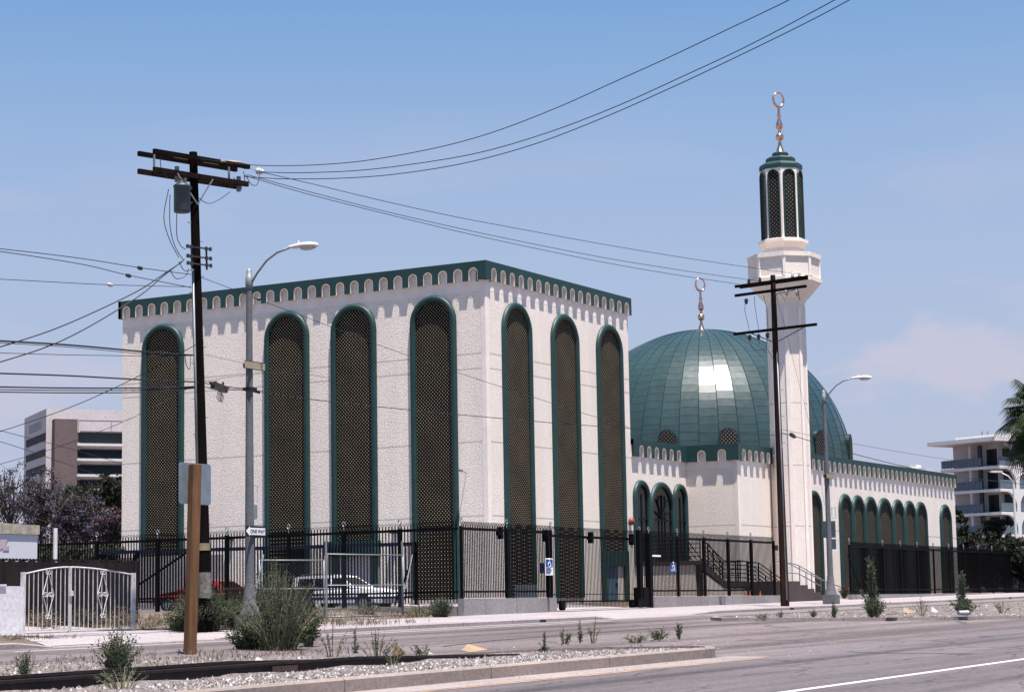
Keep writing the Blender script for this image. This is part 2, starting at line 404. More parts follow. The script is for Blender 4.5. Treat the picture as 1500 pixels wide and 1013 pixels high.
# dark worn patches and tyre wear where the turning lane is
# ---- median islands
def yb(X):
    if X < 24: return 31.2
    if X < 36: return 31.2-(X-24)/12*2.8
    if X < 38: return 28.4-(X-36)*2.2
    return 24.0-(X-38)*.05
random.seed(3)
gm = MB(); nX, nY = 150, 26; vs = []
for i in range(nX+1):
    X = -30+72.2*i/nX; e = yb(X)+.5*sin(X*1.3)+.35*sin(X*3.1) if X < 37 else yb(X)
    for j in range(nY+1):
        t = j/nY; Y = 19.15+(e-19.15)*t
        zz = (.175)*(1-t)+(prof(e)+.0)*t
        bump_ = .028*sin(X*2.1+Y*1.3)+.03*(random.random()-.5)
        if j == 0: bump_ = 0
        if j == nY: bump_ = -.04
        vs.append((X, Y, gx(X)+zz+bump_+ (.02 if 0 < j < nY else 0)))
gm.add(vs, [(i*(nY+1)+j, (i+1)*(nY+1)+j, (i+1)*(nY+1)+j+1, i*(nY+1)+j+1) for i in range(nX) for j in range(nY)])
struct('gravel_median', gm, M['gravel'], fix=False)
def kerb_path(name, pts, w, h, mat, z0=None):
    mb = MB(); n = len(pts); vs = []
    for i, p in enumerate(pts):
        a = V((*pts[max(i-1,0)], 0)); b = V((*pts[min(i+1,n-1)], 0)); t = (b-a).normalized(); nn = V((-t.y, t.x, 0))
        P = V((*p, 0)); zb = (G(p[0], p[1]) if z0 is None else gx(p[0])+z0)
        for o, z in ((0,-.3), (0,h-.035), (.035,h), (w,h), (w,-.3)):
            q = P+nn*o; vs.append((q.x, q.y, zb+z))
    mb.add(vs, [(i*5+j, (i+1)*5+j, (i+1)*5+j+1, i*5+j+1) for i in range(n-1) for j in range(4)]+[(0,1,2,3,4), tuple((n-1)*5+k for k in (4,3,2,1,0))])
    return struct(name, mb, mat)
arc = [(41.6+1.25*sin(a), 20.25-1.25*cos(a)) for a in [radians(k) for k in range(0, 91, 15)]]
kerb_path('median_kerb', [(x, 19.0) for x in range(-30, 42, 3)]+arc+[(42.7, 21.6), (42.2, 22.9), (41, 23.6), (39, 23.8), (36.5, 23.9)], .19, .24, M['kerb'], z0=0)
# right island
RI = [(69.2, 31.4), (68.6, 30.8), (68.4, 30.1), (69.0, 29.2), (70.0, 27.6), (71.6, 26.0), (74, 24.2), (78, 22.0), (84, 20.2), (92, 19.3), (130, 19.0), (220, 19.0)]
top = MB(); vs = []; fr = RI[2:]; 
XR = [69+ (220-69)*(i/120)**1.5 for i in range(121)]
def ri_front(X):
    for (a, b), (c, d) in zip(fr, fr[1:]):
        if X <= c: return b+(d-b)*max(0, X-a)/(c-a)
    return 19
vs = []; nY = 16
for X in XR:
    f0 = ri_front(X)+.1
    for j in range(nY+1):
        t = j/nY; Y = f0+(31.4-f0)*t
        vs.append((X, Y, gx(X)+ max(prof(Y)+.03, (prof(f0)+.09)*(1-t)+(prof(31.4)+.10)*t) + (.03*(random.random()-.5) if 0 < j < nY else 0)))
top.add(vs, [(i*(nY+1)+j, (i+1)*(nY+1)+j, (i+1)*(nY+1)+j+1, i*(nY+1)+j+1) for i in range(120) for j in range(nY)])
struct('gravel_median', top, M['gravel'], fix=False)
kerb_path('median_kerb', [(220, 31.4), (150, 31.4), (100, 31.4), (69.6, 31.4), (68.8, 31.2), (68.3, 30.6)]+RI[2:][:-1]+[(220, 19)], -.17, .12, M['kerb_far'])
# loose ballast stones
st = MB(); random.seed(5)
def stone(X, Y, z, s):
    a = random.random()*6.3; k = [(cos(a+i*2.1)*s*random.uniform(.7,1.2), sin(a+i*2.1)*s*random.uniform(.7,1.2)) for i in range(3)]
    st.add([(X+k[0][0], Y+k[0][1], z-.3*s), (X+k[1][0], Y+k[1][1], z-.3*s), (X+k[2][0], Y+k[2][1], z-.3*s), (X+random.uniform(-.3,.3)*s, Y+random.uniform(-.3,.3)*s, z+s*random.uniform(.6,1.0))], [(0,1,3),(1,2,3),(2,0,3)])
for i in range(7500):
    X = random.uniform(17, 42.2)
    Y = 19.25+random.random()**1.9*(yb(X)-19.3) if random.random() < .6 else random.uniform(19.25, 21.6)
    if 21.9 < Y < 22.3 or 23.4 < Y < 23.8: continue
    t = (Y-19.15)/(yb(X)-19.15); z = gx(X)+.175*(1-t)+prof(yb(X))*t+.03
    stone(X, Y, z, random.choice((.018,.025,.03,.04,.05)))
for i in range(700):
    X = random.uniform(69.5, 115); f0 = ri_front(X); Y = f0+.2+random.random()**1.5*(31-f0)
    t = (Y-f0)/(31.4-f0); stone(X, Y, gx(X)+max(prof(Y)+.03, (prof(f0)+.09)*(1-t)+(prof(31.4)+.10)*t)+.01, random.choice((.03,.04,.055,.07)))
for i in range(260):   # strays on the asphalt at the island's end and along the yellow line
    X = random.uniform(30, 52); Y = random.uniform(17.9, 27) if X > 42 else random.uniform(18.2, 18.95)
    stone(X, Y, G(X, Y)+.005, random.choice((.012,.018,.025)))
tag(struct('ballast_stones', st, M['stone'], 'stuff', fix=False), 'loose pale ballast stones strewn over the median', 'stones')
# ---- rails: two of one track, seen at the left and again far right
def rail(X0, X1, Y, label, ztop=.40):
    mb = MB(); n = 12; prf = [(-.09,-.26),(-.09,-.22),(-.022,-.19),(-.022,-.06),(-.045,-.045),(-.045,0),(.045,0),(.045,-.045),(.022,-.06),(.022,-.19),(.09,-.22),(.09,-.26)]
    zb = [gx(X)+ztop-.0 for X in (X0, X1)]
    Xm = X1-6; st3 = [(X0, zb[0]), (Xm, gx(Xm)+ztop), (X1, zb[1]-.17)] if X1 < 60 else [(X0, zb[0]), (X1, zb[1])]
    vs = [(X, Y+y, zz+z) for X, zz in st3 for y, z in prf]; q = len(st3)-1
    mb.add(vs, [(k*n+i, k*n+(i+1)%n, (k+1)*n+(i+1)%n, (k+1)*n+i) for k in range(q) for i in range(n)]+[tuple(range(n)), tuple(range((q+1)*n-1, q*n-1, -1))])
    o = thing('rail', label, 'rail', (X0, Y, gx(X0)+ztop-.16), 'rails of the disused track')
    part('rail_bar', mb, M['rail'], o)
    t2 = MB(); X1_, z1_ = st3[1]; t2.add([(X0, Y-.03, zb[0]+.003), (X1_, Y-.03, z1_+.003), (X1_, Y+.03, z1_+.003), (X0, Y+.03, zb[0]+.003)], [(0,1,2,3)])
    part('running_surface', t2, M['rail_top'], o, fix=False)
    for k in range(2):
        Xj = X0+(X1-X0)*(.62+.2*k); b = MB(); b.obox((Xj, Y-.034, gx(Xj)+ztop-.12), (.38,0,.003), (0,.012,0), (0,0,.05))
        part('joint_bar', b, M['rail_top'], o)
rail(-8, 38.6, 22.1, 'dark near rail of the old track beside the foreground kerb')
rail(-8, 36.6, 23.55, 'dark far rail of the old track behind the near rail on the left')
rail(80, 190, 21.4, 'rusty rail in the gravel at far right, nearer the road', .62)
rail(81, 190, 22.9, 'rusty rail in the gravel at far right, nearer the sidewalk', .66)
# ---- far kerb and sidewalk
def zk(X):
    z = .59
    for a, b, c, d in ((66.7, 68.7, 74.2, 77.4), (37.2, 38.6, 44.6, 46.2)):
        if a < X < b: z = .59-.13*(X-a)/(b-a)
        elif b <= X <= c: z = .46
        elif c < X < d: z = .46+.13*(X-c)/(d-c)
    return z
st_x = [-60, 0, 37.2, 38.6, 41.2, 44.6, 46.2, 47.5, 55, 59.9, 65.4, 65.6, 66.7, 68.7, 74.2, 77.4, 100, 150, 230]
w = MB(); k2 = MB(); vs = []; vk = []
for X in st_x:
    z = zk(X)
    vs += [(X, 35.18, gx(X)+z+.002), (X, 37.0, gx(X)+.5*(z+.60)+.01), (X, 38.2, gx(X)+.655), (X, 40.0 if X > 65.5 or X < 47 else 39.3, gx(X)+.685), (X, 41.5 if X > 65.5 or X < 47 else 39.4, gx(X)+.72 if X > 65.5 else gx(X)+.60)]
    vk += [(X, 35.0, gx(X)+.3), (X, 35.0, gx(X)+z-.03), (X, 35.03, gx(X)+z), (X, 35.18, gx(X)+z)]
w.add(vs, [(i*5+j, (i+1)*5+j, (i+1)*5+j+1, i*5+j+1) for i in range(4, len(st_x)-1) for j in range(4)])
k2.add(vk, [(i*4+j, (i+1)*4+j, (i+1)*4+j+1, i*4+j+1) for i in range(len(st_x)-1) for j in range(3)])
struct('sidewalk', w, M['walk'], fix=False); struct('kerb', k2, M['kerb_far'], fix=False)
M['gut'] = concrete('pale gutter concrete', (.20,.175,.178), 3.2, var=.1)
struct('gutter', strip(46, 225, [(34.45, prof(34.45)+.005), (35.01, prof(35.01)+.01)]), M['gut'], fix=False)
struct('driveway', strip(72.9, 80.8, [(39.6, .70), (41, .74), (44, .925), (47, 1.03), (50, 1.03)]), M['apron'], fix=False)
ap_ = MB(); ap_.add([(38.4, 35.1, gx(38.4)+.475), (41.3, 35.1, gx(41.3)+.475), (41.3, 37, gx(41.3)+.56), (41.3, 38.2, gx(41.3)+.665), (41.3, 40.0, gx(41.3)+.70), (40.6, 38.2, gx(40.6)+.665)], [(0,1,2,3,4,5)])
struct('driveway', ap_, M['apron'], fix=False)
struct('driveway', strip(41.4, 46.4, [(40.0, .70), (42.4, .86)]), M['apron'], fix=False)
for X, Y in ((62.9, 34.992), (85.3, 34.992), (118, 34.992)):
    b = MB(); z = gx(X)
    b.box((X-.22, Y, z+.455), (X+.22, Y+.006, z+.545)); b.box((X-.25, Y+.002, z+.44), (X+.25, Y+.007, z+.56), 1)
    solo('drain_outlet', b, [M['black'], M['concrete']], {62.9: 'small black drain slot in the kerb left of the gate', 85.3: 'small black drain slot in the kerb left of the dark utility pole', 118: 'small black drain slot in the kerb before the hall windows'}[X], 'drain', 'drain slots along the far kerb')

# ============================================================ MOSQUE WALLS
class Face:
    """a wall plane: u runs along the wall, z up, d out of the wall"""
    def __init__(s, kind, c, tint=0): s.k = kind; s.c = c
    def __call__(s, u, z, d=0):
        return V((u, s.c-d, z)) if s.k == 'Y' else V((s.c-d, u, z))
def arch(a, z0, zs, n=14):
    """half outline of an arched opening of half width a: list of (du, z)"""
    return [(-a, z0)]+[(-a*cos(pi*i/n), zs+a*sin(pi*i/n)) for i in range(n+1)]+[(a, z0)]
def band(root, F, u0, u1, zb, zt, o, sp=.785, ow=.42, ah=.56, m0=.16, m1=.16, caps=(True, True)):
    """parapet of teal metal whose foot is cut into round-headed teeth"""
    mb = MB(); L = u1-u0; n = int((L-m0-m1)/sp); sp = (L-m0-m1)/n; zs = zb+ah-ow/2; K = 8
    outer = lambda u, z: F(u, z, o)
    edges = [u0]
    def quad(a, b, c, d, mi=0): mb.add([a, b, c, d], [(0,1,2,3)], mi)
    for i in range(n):
        c = u0+m0+sp*(i+.5); l = u0+m0+sp*i if i else u0; r = u0+m0+sp*(i+1) if i < n-1 else u1
        pts = [(c-ow/2*cos(pi*k/K), zs+ow/2*sin(pi*k/K)) for k in range(K+1)]
        quad(outer(l, zb), outer(c-ow/2, zb), outer(c-ow/2, zt), outer(l, zt))
        quad(outer(c+ow/2, zb), outer(r, zb), outer(r, zt), outer(c+ow/2, zt))
        for (a, za), (b, zb_) in zip(pts, pts[1:]): quad(outer(a, za), outer(b, zb_), outer(b, zt), outer(a, zt))
        allp = [(c-ow/2, zb)]+pts+[(c+ow/2, zb)]
        for (a, za), (b, zb_) in zip(allp, allp[1:]): quad(F(a, za, o), F(b, zb_, o), F(b, zb_, .0), F(a, za, .0), 1)
        # cream lip round the opening
        for (a, za), (b, zb_) in zip(allp, allp[1:]):
            ca = (a-c)*1.09+c; cb = (b-c)*1.09+c
            q = [F(a, za, o+.006), F(b, zb_, o+.006), F(cb, zb_+(.022 if zb_ > zs else 0), o+.006), F(ca, za+(.022 if za > zs else 0), o+.006)]
            mb.add(q, [(0,1,2,3)], 1)
        for a, b in ((l, c-ow/2), (c+ow/2, r)): quad(F(a, zb, o), F(b, zb, o), F(b, zb, .0), F(a, zb, .0), 1)
    part('parapet_band', mb, [M['teal'], M['cream_trim']], root, fix=False)
    b = MB()   # lid
    a, c_, d, e = F(u0, zt, o), F(u1, zt, o), F(u1, zt, -.35), F(u0, zt, -.35)
    b.add([a, c_, d, e, a-V((0,0,.02)), c_-V((0,0,.02)), F(u1, zt-.9, -.35), F(u0, zt-.9, -.35)], [(0,1,2,3), (3,2,6,7)])
    for u in [q for q, k in zip((u0, u1), caps) if k]: b.add([F(u, zt-.001, o-.001), F(u, zb, o-.001), F(u, zb, 0), F(u, zt-.001, 0)], [(0,1,2,3)])
    part('parapet_cap', b, M['teal'], root, fix=False)
def arched_window(root, F, u0, u1, zt, z0, fw=.29, dep=.17, lat='lattice', name='arched_window', lname='lattice', step=16, label=None, back=True):
    c = (u0+u1)/2; A = (u1-u0)/2; a = A-fw; zs = zt-A; mb = MB(); n = step; K = 6; rows = []
    prf = [(1.0, 0), (1.0, dep*.45), (.86, dep*.86), (.6, dep), (.3, dep*.97), (.08, dep*.8), (0, dep*.55), (0, .02)]
    base = [(-1, 0, z0)]+[(-cos(pi*i/n), sin(pi*i/n), zs) for i in range(n+1)]+[(1, 0, z0)]
    for (s, sn, zz) in base:
        for f, d in prf:
            h = a+fw*f; rows.append(F(c+s*h, zz+sn*h, d))
    P = len(prf); mb.add(rows, [(i*P+j, i*P+j+1, (i+1)*P+j+1, (i+1)*P+j) for i in range(len(base)-1) for j in range(P-1)], 0, True)
    mb.add([rows[j] for j in range(P)], [tuple(range(P))]); mb.add([rows[-P+j] for j in range(P)], [tuple(range(P))])
    w_ = part(name, mb, M['teal_frame'], root, fix=True, label=label)
    p = MB(); out = arch(a+.01, z0, zs, n)
    p.add([F(c+u, z, .03) for u, z in out], [tuple(range(len(out)))])
    part(lname, p, M[lat] if isinstance(lat, str) else lat, w_, fix=False)
    # thin pale recess line in the stucco round the surround
    return w_

# ---- the tall block
XB, YB, XE, YE = 77.8, 45.9, 91.75, 66.5
Gb = G(80, 46)-.3
o_ = .16
blk = thing('block_building', 'tall cream stucco block with very tall arched lattice windows and a toothed green parapet', 'building', (XB, YB, Gb))
wl = MB(); wl.box((XB, YB, Gb), (XE, YE, 16.45)); part('wall', wl, M['stucco_block'], blk)
rf = MB(); rf.box((XB+.4, YB+.4, 16.46), (XE-.4, YE-.4, 16.5)); part('roof', rf, M['roof'], blk)
FR = Face('Y', YB); FL = Face('X', XB)
band(blk, FR, XB-o_, XE+o_, 15.86, 16.72, o_, m0=.30, m1=.12, caps=(False, False))
band(blk, FL, YB-o_, YE+o_, 15.86, 16.72, o_, m0=.26, m1=.12, caps=(False, False))
bb = MB(); bb.box((XE, YB-.0, 15.86), (XE+o_, YE+o_, 16.72)); bb.box((XB-o_, YE, 15.86), (XE, YE+o_, 16.72)); part('parapet_band', bb, M['teal'], blk)
# smooth corner strip and under-band strip
cs = MB(); cs.box((XB-.012, YB-.012, Gb), (XB+.30, YB+.05, 15.5)); cs.box((XB-.0121, YB+.05, Gb), (XB+.05, YB+.22, 15.5)); part('corner_strip', cs, M['smooth_stucco'], blk)
us = MB(); us.box((XB-.004, YB-.004, 15.42), (XE+.004, YB+.02, 15.87)); us.box((XB-.0041, YB+.02, 15.42), (XB+.02, YE, 15.87)); part('frieze', us, M['smooth_stucco'], blk)
for a, b, t in ((79.18, 81.82, 15.17), (83.70, 86.37, 15.17), (88.24, 90.95, 15.17)):
    arched_window(blk, FR, a, b, t, 1.93 if a < 88 else 4.15, lat='lattice_x')
for a, b, t, z0 in ((62.67, 65.24, 15.4, 4.28), (55.34, 57.88, 15.4, 2.3), (51.63, 54.11, 15.4, 4.6), (47.38, 49.79, 15.4, 1.93)):
    arched_window(blk, FL, a, b, t, z0)
# door under the third street window
dd = MB()
dd.box((88.24, YB-.17, 1.7), (88.62, YB, 4.16)); dd.box((90.57, YB-.17, 1.7), (90.95, YB, 4.16)); dd.box((88.62, YB-.15, 3.42), (90.57, YB, 4.16))
df = part('door_frame', dd, M['teal_frame'], blk)
d1 = MB(); d1.box((88.62, YB-.03, 1.7), (89.98, YB, 3.42)); dr = part('door', d1, M['door_blue'], blk)
d2 = MB(); d2.box((89.72, YB-.07, 2.5), (89.92, YB-.03, 2.62)); part('handle', d2, M['black'], dr)
d3 = MB(); d3.box((90.0, YB-.035, 1.7), (90.57, YB, 3.42)); part('side_panel', d3, M['cream_trim'], blk)
# teal canopy and pale roll door under the third window of the parking side
ca = MB(); ca.box((XB-.55, 51.5, 4.02), (XB, 54.25, 4.62)); part('canopy', ca, M['teal_frame'], blk)
gd = MB(); gd.box((XB-.05, 51.95, 1.6), (XB, 53.8, 3.95)); g_ = part('roll_door', gd, M['garage'], blk)
for y0_, y1_ in ((53.8, 54.11), (51.63, 51.95)):
    ds = MB(); ds.box((XB-.14, y0_, 1.6), (XB, y1_, 4.02)); part('door_frame', ds, M['teal_frame'], blk)
# wall lamp and small boxes on the parking side
for y, z in ((50.7, 4.9), (59.9, 4.9)):
    b = MB(); b.box((XB-.28, y-.16, z), (XB, y+.16, z+.16)); part('wall_lamp', b, M['black'], blk)
cw = onX(683, 692, XB)
b = MB(); b.tube([(XB, cw.y, cw.z), (XB-.4, cw.y, cw.z+.06)], .02, 6); b.box((XB-.55, cw.y-.05, cw.z+.03), (XB-.32, cw.y+.05, cw.z+.12)); part('wall_camera', b, M['galv'], blk)
b = MB(); b.sphere((XE-.32, YB-.1, 5.62), .17, 12, 8, sz=1.15); part('alarm_bell', b, M['red_plastic'], blk)
lw = MB(); lw.box((XB-2.6, 58.5, Gb), (XB-2.35, 66.5, 4.15)); lw.box((XB-2.35, 66.2, Gb), (XB, 66.5, 4.15))
solo('enclosure_wall', lw, M['concrete'], 'low pale plaster wall at the foot of the leftmost arched window', 'wall')
# conduit down the corner
c_ = MB(); c_.cyl((XB+.02, YB-.08, 1.9), (XB+.02, YB-.08, 1.95), .02)

# ---- domed hall
Hx1, Hy1 = 133.5, 64
hall = thing('domed_hall', 'long low cream hall with a toothed teal parapet under a big green dome', 'building', (98.4, 43, 1.4))
hw = MB(); poly = [(XE+.003, 45.9), (98.1, 45.9), (98.1, 43), (Hx1, 43), (Hx1, Hy1), (XE+.003, Hy1)]
hw.prism(poly, (0,0,1.0), (1,0,0), (0,1,0), (0,0,8.45)); part('wall', hw, M['stucco_hall'], hall)
hr = MB(); hr.prism([(XE+.1, 46.3), (98.5, 46.3), (98.5, 43.4), (Hx1-.4, 43.4), (Hx1-.4, Hy1-.4), (XE+.1, Hy1-.4)], (0,0,9.452), (1,0,0), (0,1,0), (0,0,.02)); part('roof', hr, M['roof'], hall)
F1, F2, F3 = Face('Y', 45.9), Face('X', 98.1), Face('Y', 43.0)
ZB, ZT = 8.84, 9.70
band(hall, F1, XE+.01, 98.1-o_, ZB, ZT, o_, m0=.45, m1=.55, caps=(False, False))
band(hall, F2, 43-o_, 45.9-o_, ZB, ZT, o_, m0=.35, m1=.25, caps=(False, False))
band(hall, F3, 98.1-o_, Hx1+o_, ZB, ZT, o_, m0=.3, m1=.12, caps=(False, False))
bb = MB(); bb.box((Hx1, 43, ZB), (Hx1+o_, Hy1, ZT)); part('parapet_band', bb, M['teal'], hall)
us = MB(); us.box((98.1-.004, 43-.004, 8.5), (Hx1+.004, 43.02, 8.85)); us.box((XE+.004, 45.896, 8.5), (98.09, 45.92, 8.85)); us.box((98.0965, 43.02, 8.5), (98.12, 45.88, 8.85)); part('frieze', us, M['smooth_stucco'], hall)
cs = MB(); cs.box((98.0885, 42.9885, 1.2), (98.36, 43.05, 8.5)); cs.box((98.0884, 43.05, 1.2), (98.12, 43.2, 8.5)); part('corner_strip', cs, M['smooth_stucco'], hall)
for a, b in ((107.34, 109.46), (112.21, 114.25), (114.26, 116.28), (116.3, 118.42), (118.47, 121.12), (121.13, 123.2), (123.22, 125.34), (125.38, 127.48), (130.16, 132.33)):
    arched_window(hall, F3, a, b, 7.69, 1.9, fw=.27, dep=.17, lat='lattice_hall')
for a, b in ((91.83, 93.6), (93.64, 96.36), (96.40, 97.98)):
    w_ = arched_window(hall, F1, a, b, 7.71, 3.65, fw=.27, dep=.18, lat='glass', name='arched_entrance', lname='glass')
    c = (a+b)/2; m = MB(); A_ = (b-a)/2-.27
    for u in ((c-A_*.33), c, (c+A_*.33)) if b-a > 2 else (c,): m.box((u-.025, 45.9-.07, 3.65), (u+.025, 45.9-.035, 7.0))
    m.box((c-A_, 45.9-.075, 5.75), (c+A_, 45.9-.036, 5.83)); m.box((c-A_, 45.9-.075, 3.65), (c+A_, 45.9-.0361, 3.8))
    if b-a > 2:
        for k in range(5):
            an = pi*(k+.5)/5; m.beam((c, 45.83, 5.85), (c-A_*cos(an)*.95, 45.83, 5.9+A_*sin(an)*1.05), .05, .05, up=V((0,1,0)))
    part('mullion', m, M['far_glass'], w_)

# ---- dome
DC = V((116.55, 53.2, 9.35)); DR = 8.97
def dpt(th, ph, r=DR): return DC+V((r*cos(ph)*cos(th), r*cos(ph)*sin(th), r*sin(ph)*1.0))
NL, NH = 48, 31
dm = MB(); vs = []
phs = [radians(-14)+(radians(88)+radians(14))*j/NH for j in range(NH+1)]
for i in range(NL):
    for j in range(NH):
        a0, a1 = 2*pi*i/NL, 2*pi*(i+1)/NL; off = .0 if i % 2 else .012
        p0, p1 = phs[j]+off*(0 if j == 0 else 1), phs[j+1]+off
        q = [dpt(a0, p0), dpt(a1, p0), dpt(a1, p1), dpt(a0, p1)]
        c = sum(q, V((0,0,0)))/4; n_ = (c-DC).normalized()
        jit = V((random.uniform(-1,1), random.uniform(-1,1), random.uniform(-1,1)))*.006
        r_ = n_*.0; qq = [c+(k-c)*.965+n_*.012+jit.dot(k-c)*n_*.25 for k in q]
        dm.add(q, [(0,1,2,3)], 1); dm.add(qq, [(0,1,2,3)], 0); 
        dm.add(q+qq, [(0,1,5,4),(1,2,6,5),(2,3,7,6),(3,0,4,7)], 1)
dome = part('dome', dm, [M['dome'], M['dome_rib']], hall, fix=False)
rb = MB()
for i in range(NL):
    a = 2*pi*i/NL; pts = [dpt(a, radians(-14)+radians(102)*j/40, DR+.012) for j in range(41)]
    rb.tube(pts, .024, 4)
part('seam', rb, M['dome_rib'], dome)
for k in range(16):
    th = radians(202.0+9.6+ (k-5)*22.5+1.6-(4.5 if k == 7 else 0))
    er = V((cos(th), sin(th), 0)); et = V((-sin(th), cos(th), 0)); zc = DC.z
    a = .56; zs = zc+1.62; out = arch(a, zc+.2, zs, 10)
    m = MB(); m.prism([(u, z) for u, z in out], V((DC.x, DC.y, 0))+er*(DR-1.2), et, V((0,0,1)), er*(1.24))
    f = part('dome_window', m, M['dome_rib'], dome)
    l = MB(); l.add([V((DC.x, DC.y, 0))+er*(DR+.05)+et*(u*.88)+V((0,0,zs+(z-zs)*.88)) for u, z in out], [tuple(range(len(out)))]); part('lattice', l, lattice_dir(th), f, fix=False)
def finial(c, s, ring_az, name='finial', parent=None):
    P_ = [(.30,0),(.28,.06),(.22,.14),(.13,.42),(.10,.50),(.10,.62),(.075,.66),(.075,.72),(.16,.78),(.215,.86),(.225,.95),(.215,1.04),(.16,1.13),(.085,1.18),(.085,1.36),(.13,1.42),(.19,1.50),(.205,1.58),(.185,1.68),(.12,1.90),(.075,2.10),(.12,2.14),(.12,2.20),(.07,2.26),(.095,2.33),(.07,2.40),(.065,2.72)]
    m = MB(); m.lathe([(r*s, z*s) for r, z in P_], c, 20)
    f = part(name, m, M['copper'], parent)
    r = MB(); R_ = .36*s; cc = V(c)+V((0,0,2.70*s+R_+.05*s)); ax = V((cos(ring_az), sin(ring_az), 0))
    N = 36; pts = []; rad = []
    for k in range(N):
        t = -pi/2+2*pi*k/N; pts.append(cc+ax*R_*cos(t)+V((0,0,1))*R_*1.15*sin(t)); rad.append(s*(.078-.036*(.5+.5*sin(t))))
    r.tube(pts, rad, 8, closed=True); part('crescent', r, M['copper'], f)
finial(DC+V((0,0,DR-.05)), .95, radians(150), parent=dome)

# ---- minaret
MX, MY = 102.9, 42.0
mn = thing('minaret', 'slim octagonal cream minaret with a balcony and a green lantern top', 'minaret', (MX, MY, 1.2))
R8 = pi/8
def oct_(m, pr, mi=0): return m.lathe(pr, (MX, MY, 0), 8, mi, R8, False)
sh = oct_(MB(), [(1.02, 1.2), (1.02, 17.35), (1.16, 17.6), (1.22, 17.62), (1.95, 18.45), (1.99, 18.46), (1.99, 18.66)])
part('shaft', sh, M['stucco_tower'], mn)
for k in range(8):
    pl = MB()
    a = R8+2*pi*k/8; e = V((cos(a), sin(a), 0)); t = V((-sin(a), cos(a), 0))
    pl.obox(V((MX, MY, 9.2))+e*1.0, e*.045, t*.10, V((0,0,8.0)))
    part('corner_rib', pl, M['smooth_stucco'], mn)
bal = MB(); oct_(bal, [(1.93, 18.66), (1.88, 18.7), (1.88, 19.72), (1.97, 19.74), (1.97, 19.98), (1.78, 19.98), (1.78, 19.1), (.9, 19.1)])
bl = part('balcony', bal, M['stucco_tower'], mn)
for k in range(8):
    bp = MB()
    a = R8+2*pi*k/8; e = V((cos(a), sin(a), 0)); t = V((-sin(a), cos(a), 0)); bp.obox(V((MX, MY, 19.33))+e*1.86, e*.07, t*.075, V((0,0,.62)))
    part('balcony_post', bp, M['smooth_stucco'], bl)
dr_ = oct_(MB(), [(1.10, 19.1), (1.10, 20.35), (1.30, 20.62), (1.34, 20.64), (1.34, 20.80), (1.1, 20.86)]); part('lantern_base', dr_, M['smooth_stucco'], mn)
la = oct_(MB(), [(1.13, 20.8), (1.13, 24.75)]); lan = part('lantern', la, M['smooth_stucco'], mn)
ap = 1.13*cos(R8)
for k in range(8):
    a = 2*pi*k/8; e = V((cos(a), sin(a), 0)); t = V((-sin(a), cos(a), 0)); c0 = V((MX, MY, 0))+e*(ap+.004)
    Fk = lambda u, z, d, c0=c0, e=e, t=t: c0+t*u+e*d+V((0,0,z))
    arched_window(lan, Fk, -.35, .35, 24.60, 20.86, fw=.095, dep=.09, lat=lattice_dir(a), name='arched_opening', step=10)
tp = oct_(MB(), [(1.14, 24.66), (1.16, 24.68), (1.16, 24.90), (1.10, 25.0), (.80, 25.10), (.80, 25.30), (.74, 25.38), (.44, 25.42), (.44, 25.62), (.38, 25.68)]); part('stepped_cap', tp, M['teal'], mn)
finial((MX, MY, 25.62), .96, radians(150), parent=mn)
# ============================================================ FENCES
def curl(mb, c, r, ax):
    pts = [V(c)+V(ax)*r*cos(2*pi*k/7)+V((0,0,r*1.15*sin(2*pi*k/7))) for k in range(7)]
    mb.tube(pts, .012, 3, closed=True)
def iron_fence(root, A, B, posts, zt=4.47, zb=2.15, zp0=1.92, zbase=None, sp=.124, curls=True, rails=True, pw=.10, ext=.17, post_lo=1.5, skip=None, pk=.013):
    """A, B: ends (x,y); posts: list of distances along the run"""
    A, B = V((*A, 0)), V((*B, 0)); d = (B-A); L = d.length; d.normalize(); n = V((-d.y, d.x, 0))
    if rails:
        for z in (zt, zb): m = MB(); m.beam(A+V((0,0,z)), B+V((0,0,z)), .05, .10 if z == zt else .07); part('rail', m, M['black_iron'], root)
    cuts = sorted(set([0]+list(posts)+[L]))
    for a, b in zip(cuts, cuts[1:]):
        if b-a < .2: continue
        m = MB(); k = int((b-a)/sp)
        for i in range(k):
            s = a+(i+.5)*(b-a)/k; p = A+d*s+n*.0
            m.obox(p+V((0,0,(zp0+zt+ext)/2)), d*pk, n*pk, V((0,0,(zt+ext-zp0)/2)))
            if curls: curl(m, p+V((0,0,zt+ext+.045)), .046, d)
        part('picket_panel', m, M['black_iron'], root)
    for s in posts:
        m = MB(); p = A+d*s; m.obox(p+V((0,0,(post_lo+zt+.09)/2)), d*pw/2, n*pw/2, V((0,0,(zt+.09-post_lo)/2)))
        q = part('post', m, M['black_iron'], root); m = MB(); m.cyl(p+V((0,0,zt+.092)), p+V((0,0,zt+.27)), .022, n=6); m.tube([p+V((0,0,zt+.34))+d*.07*cos(2*pi*k/9)+V((0,0,.085*sin(2*pi*k/9))) for k in range(9)], .02, 4, closed=True)
        part('loop_finial', m, M['galv'], q)
XF = 65.8
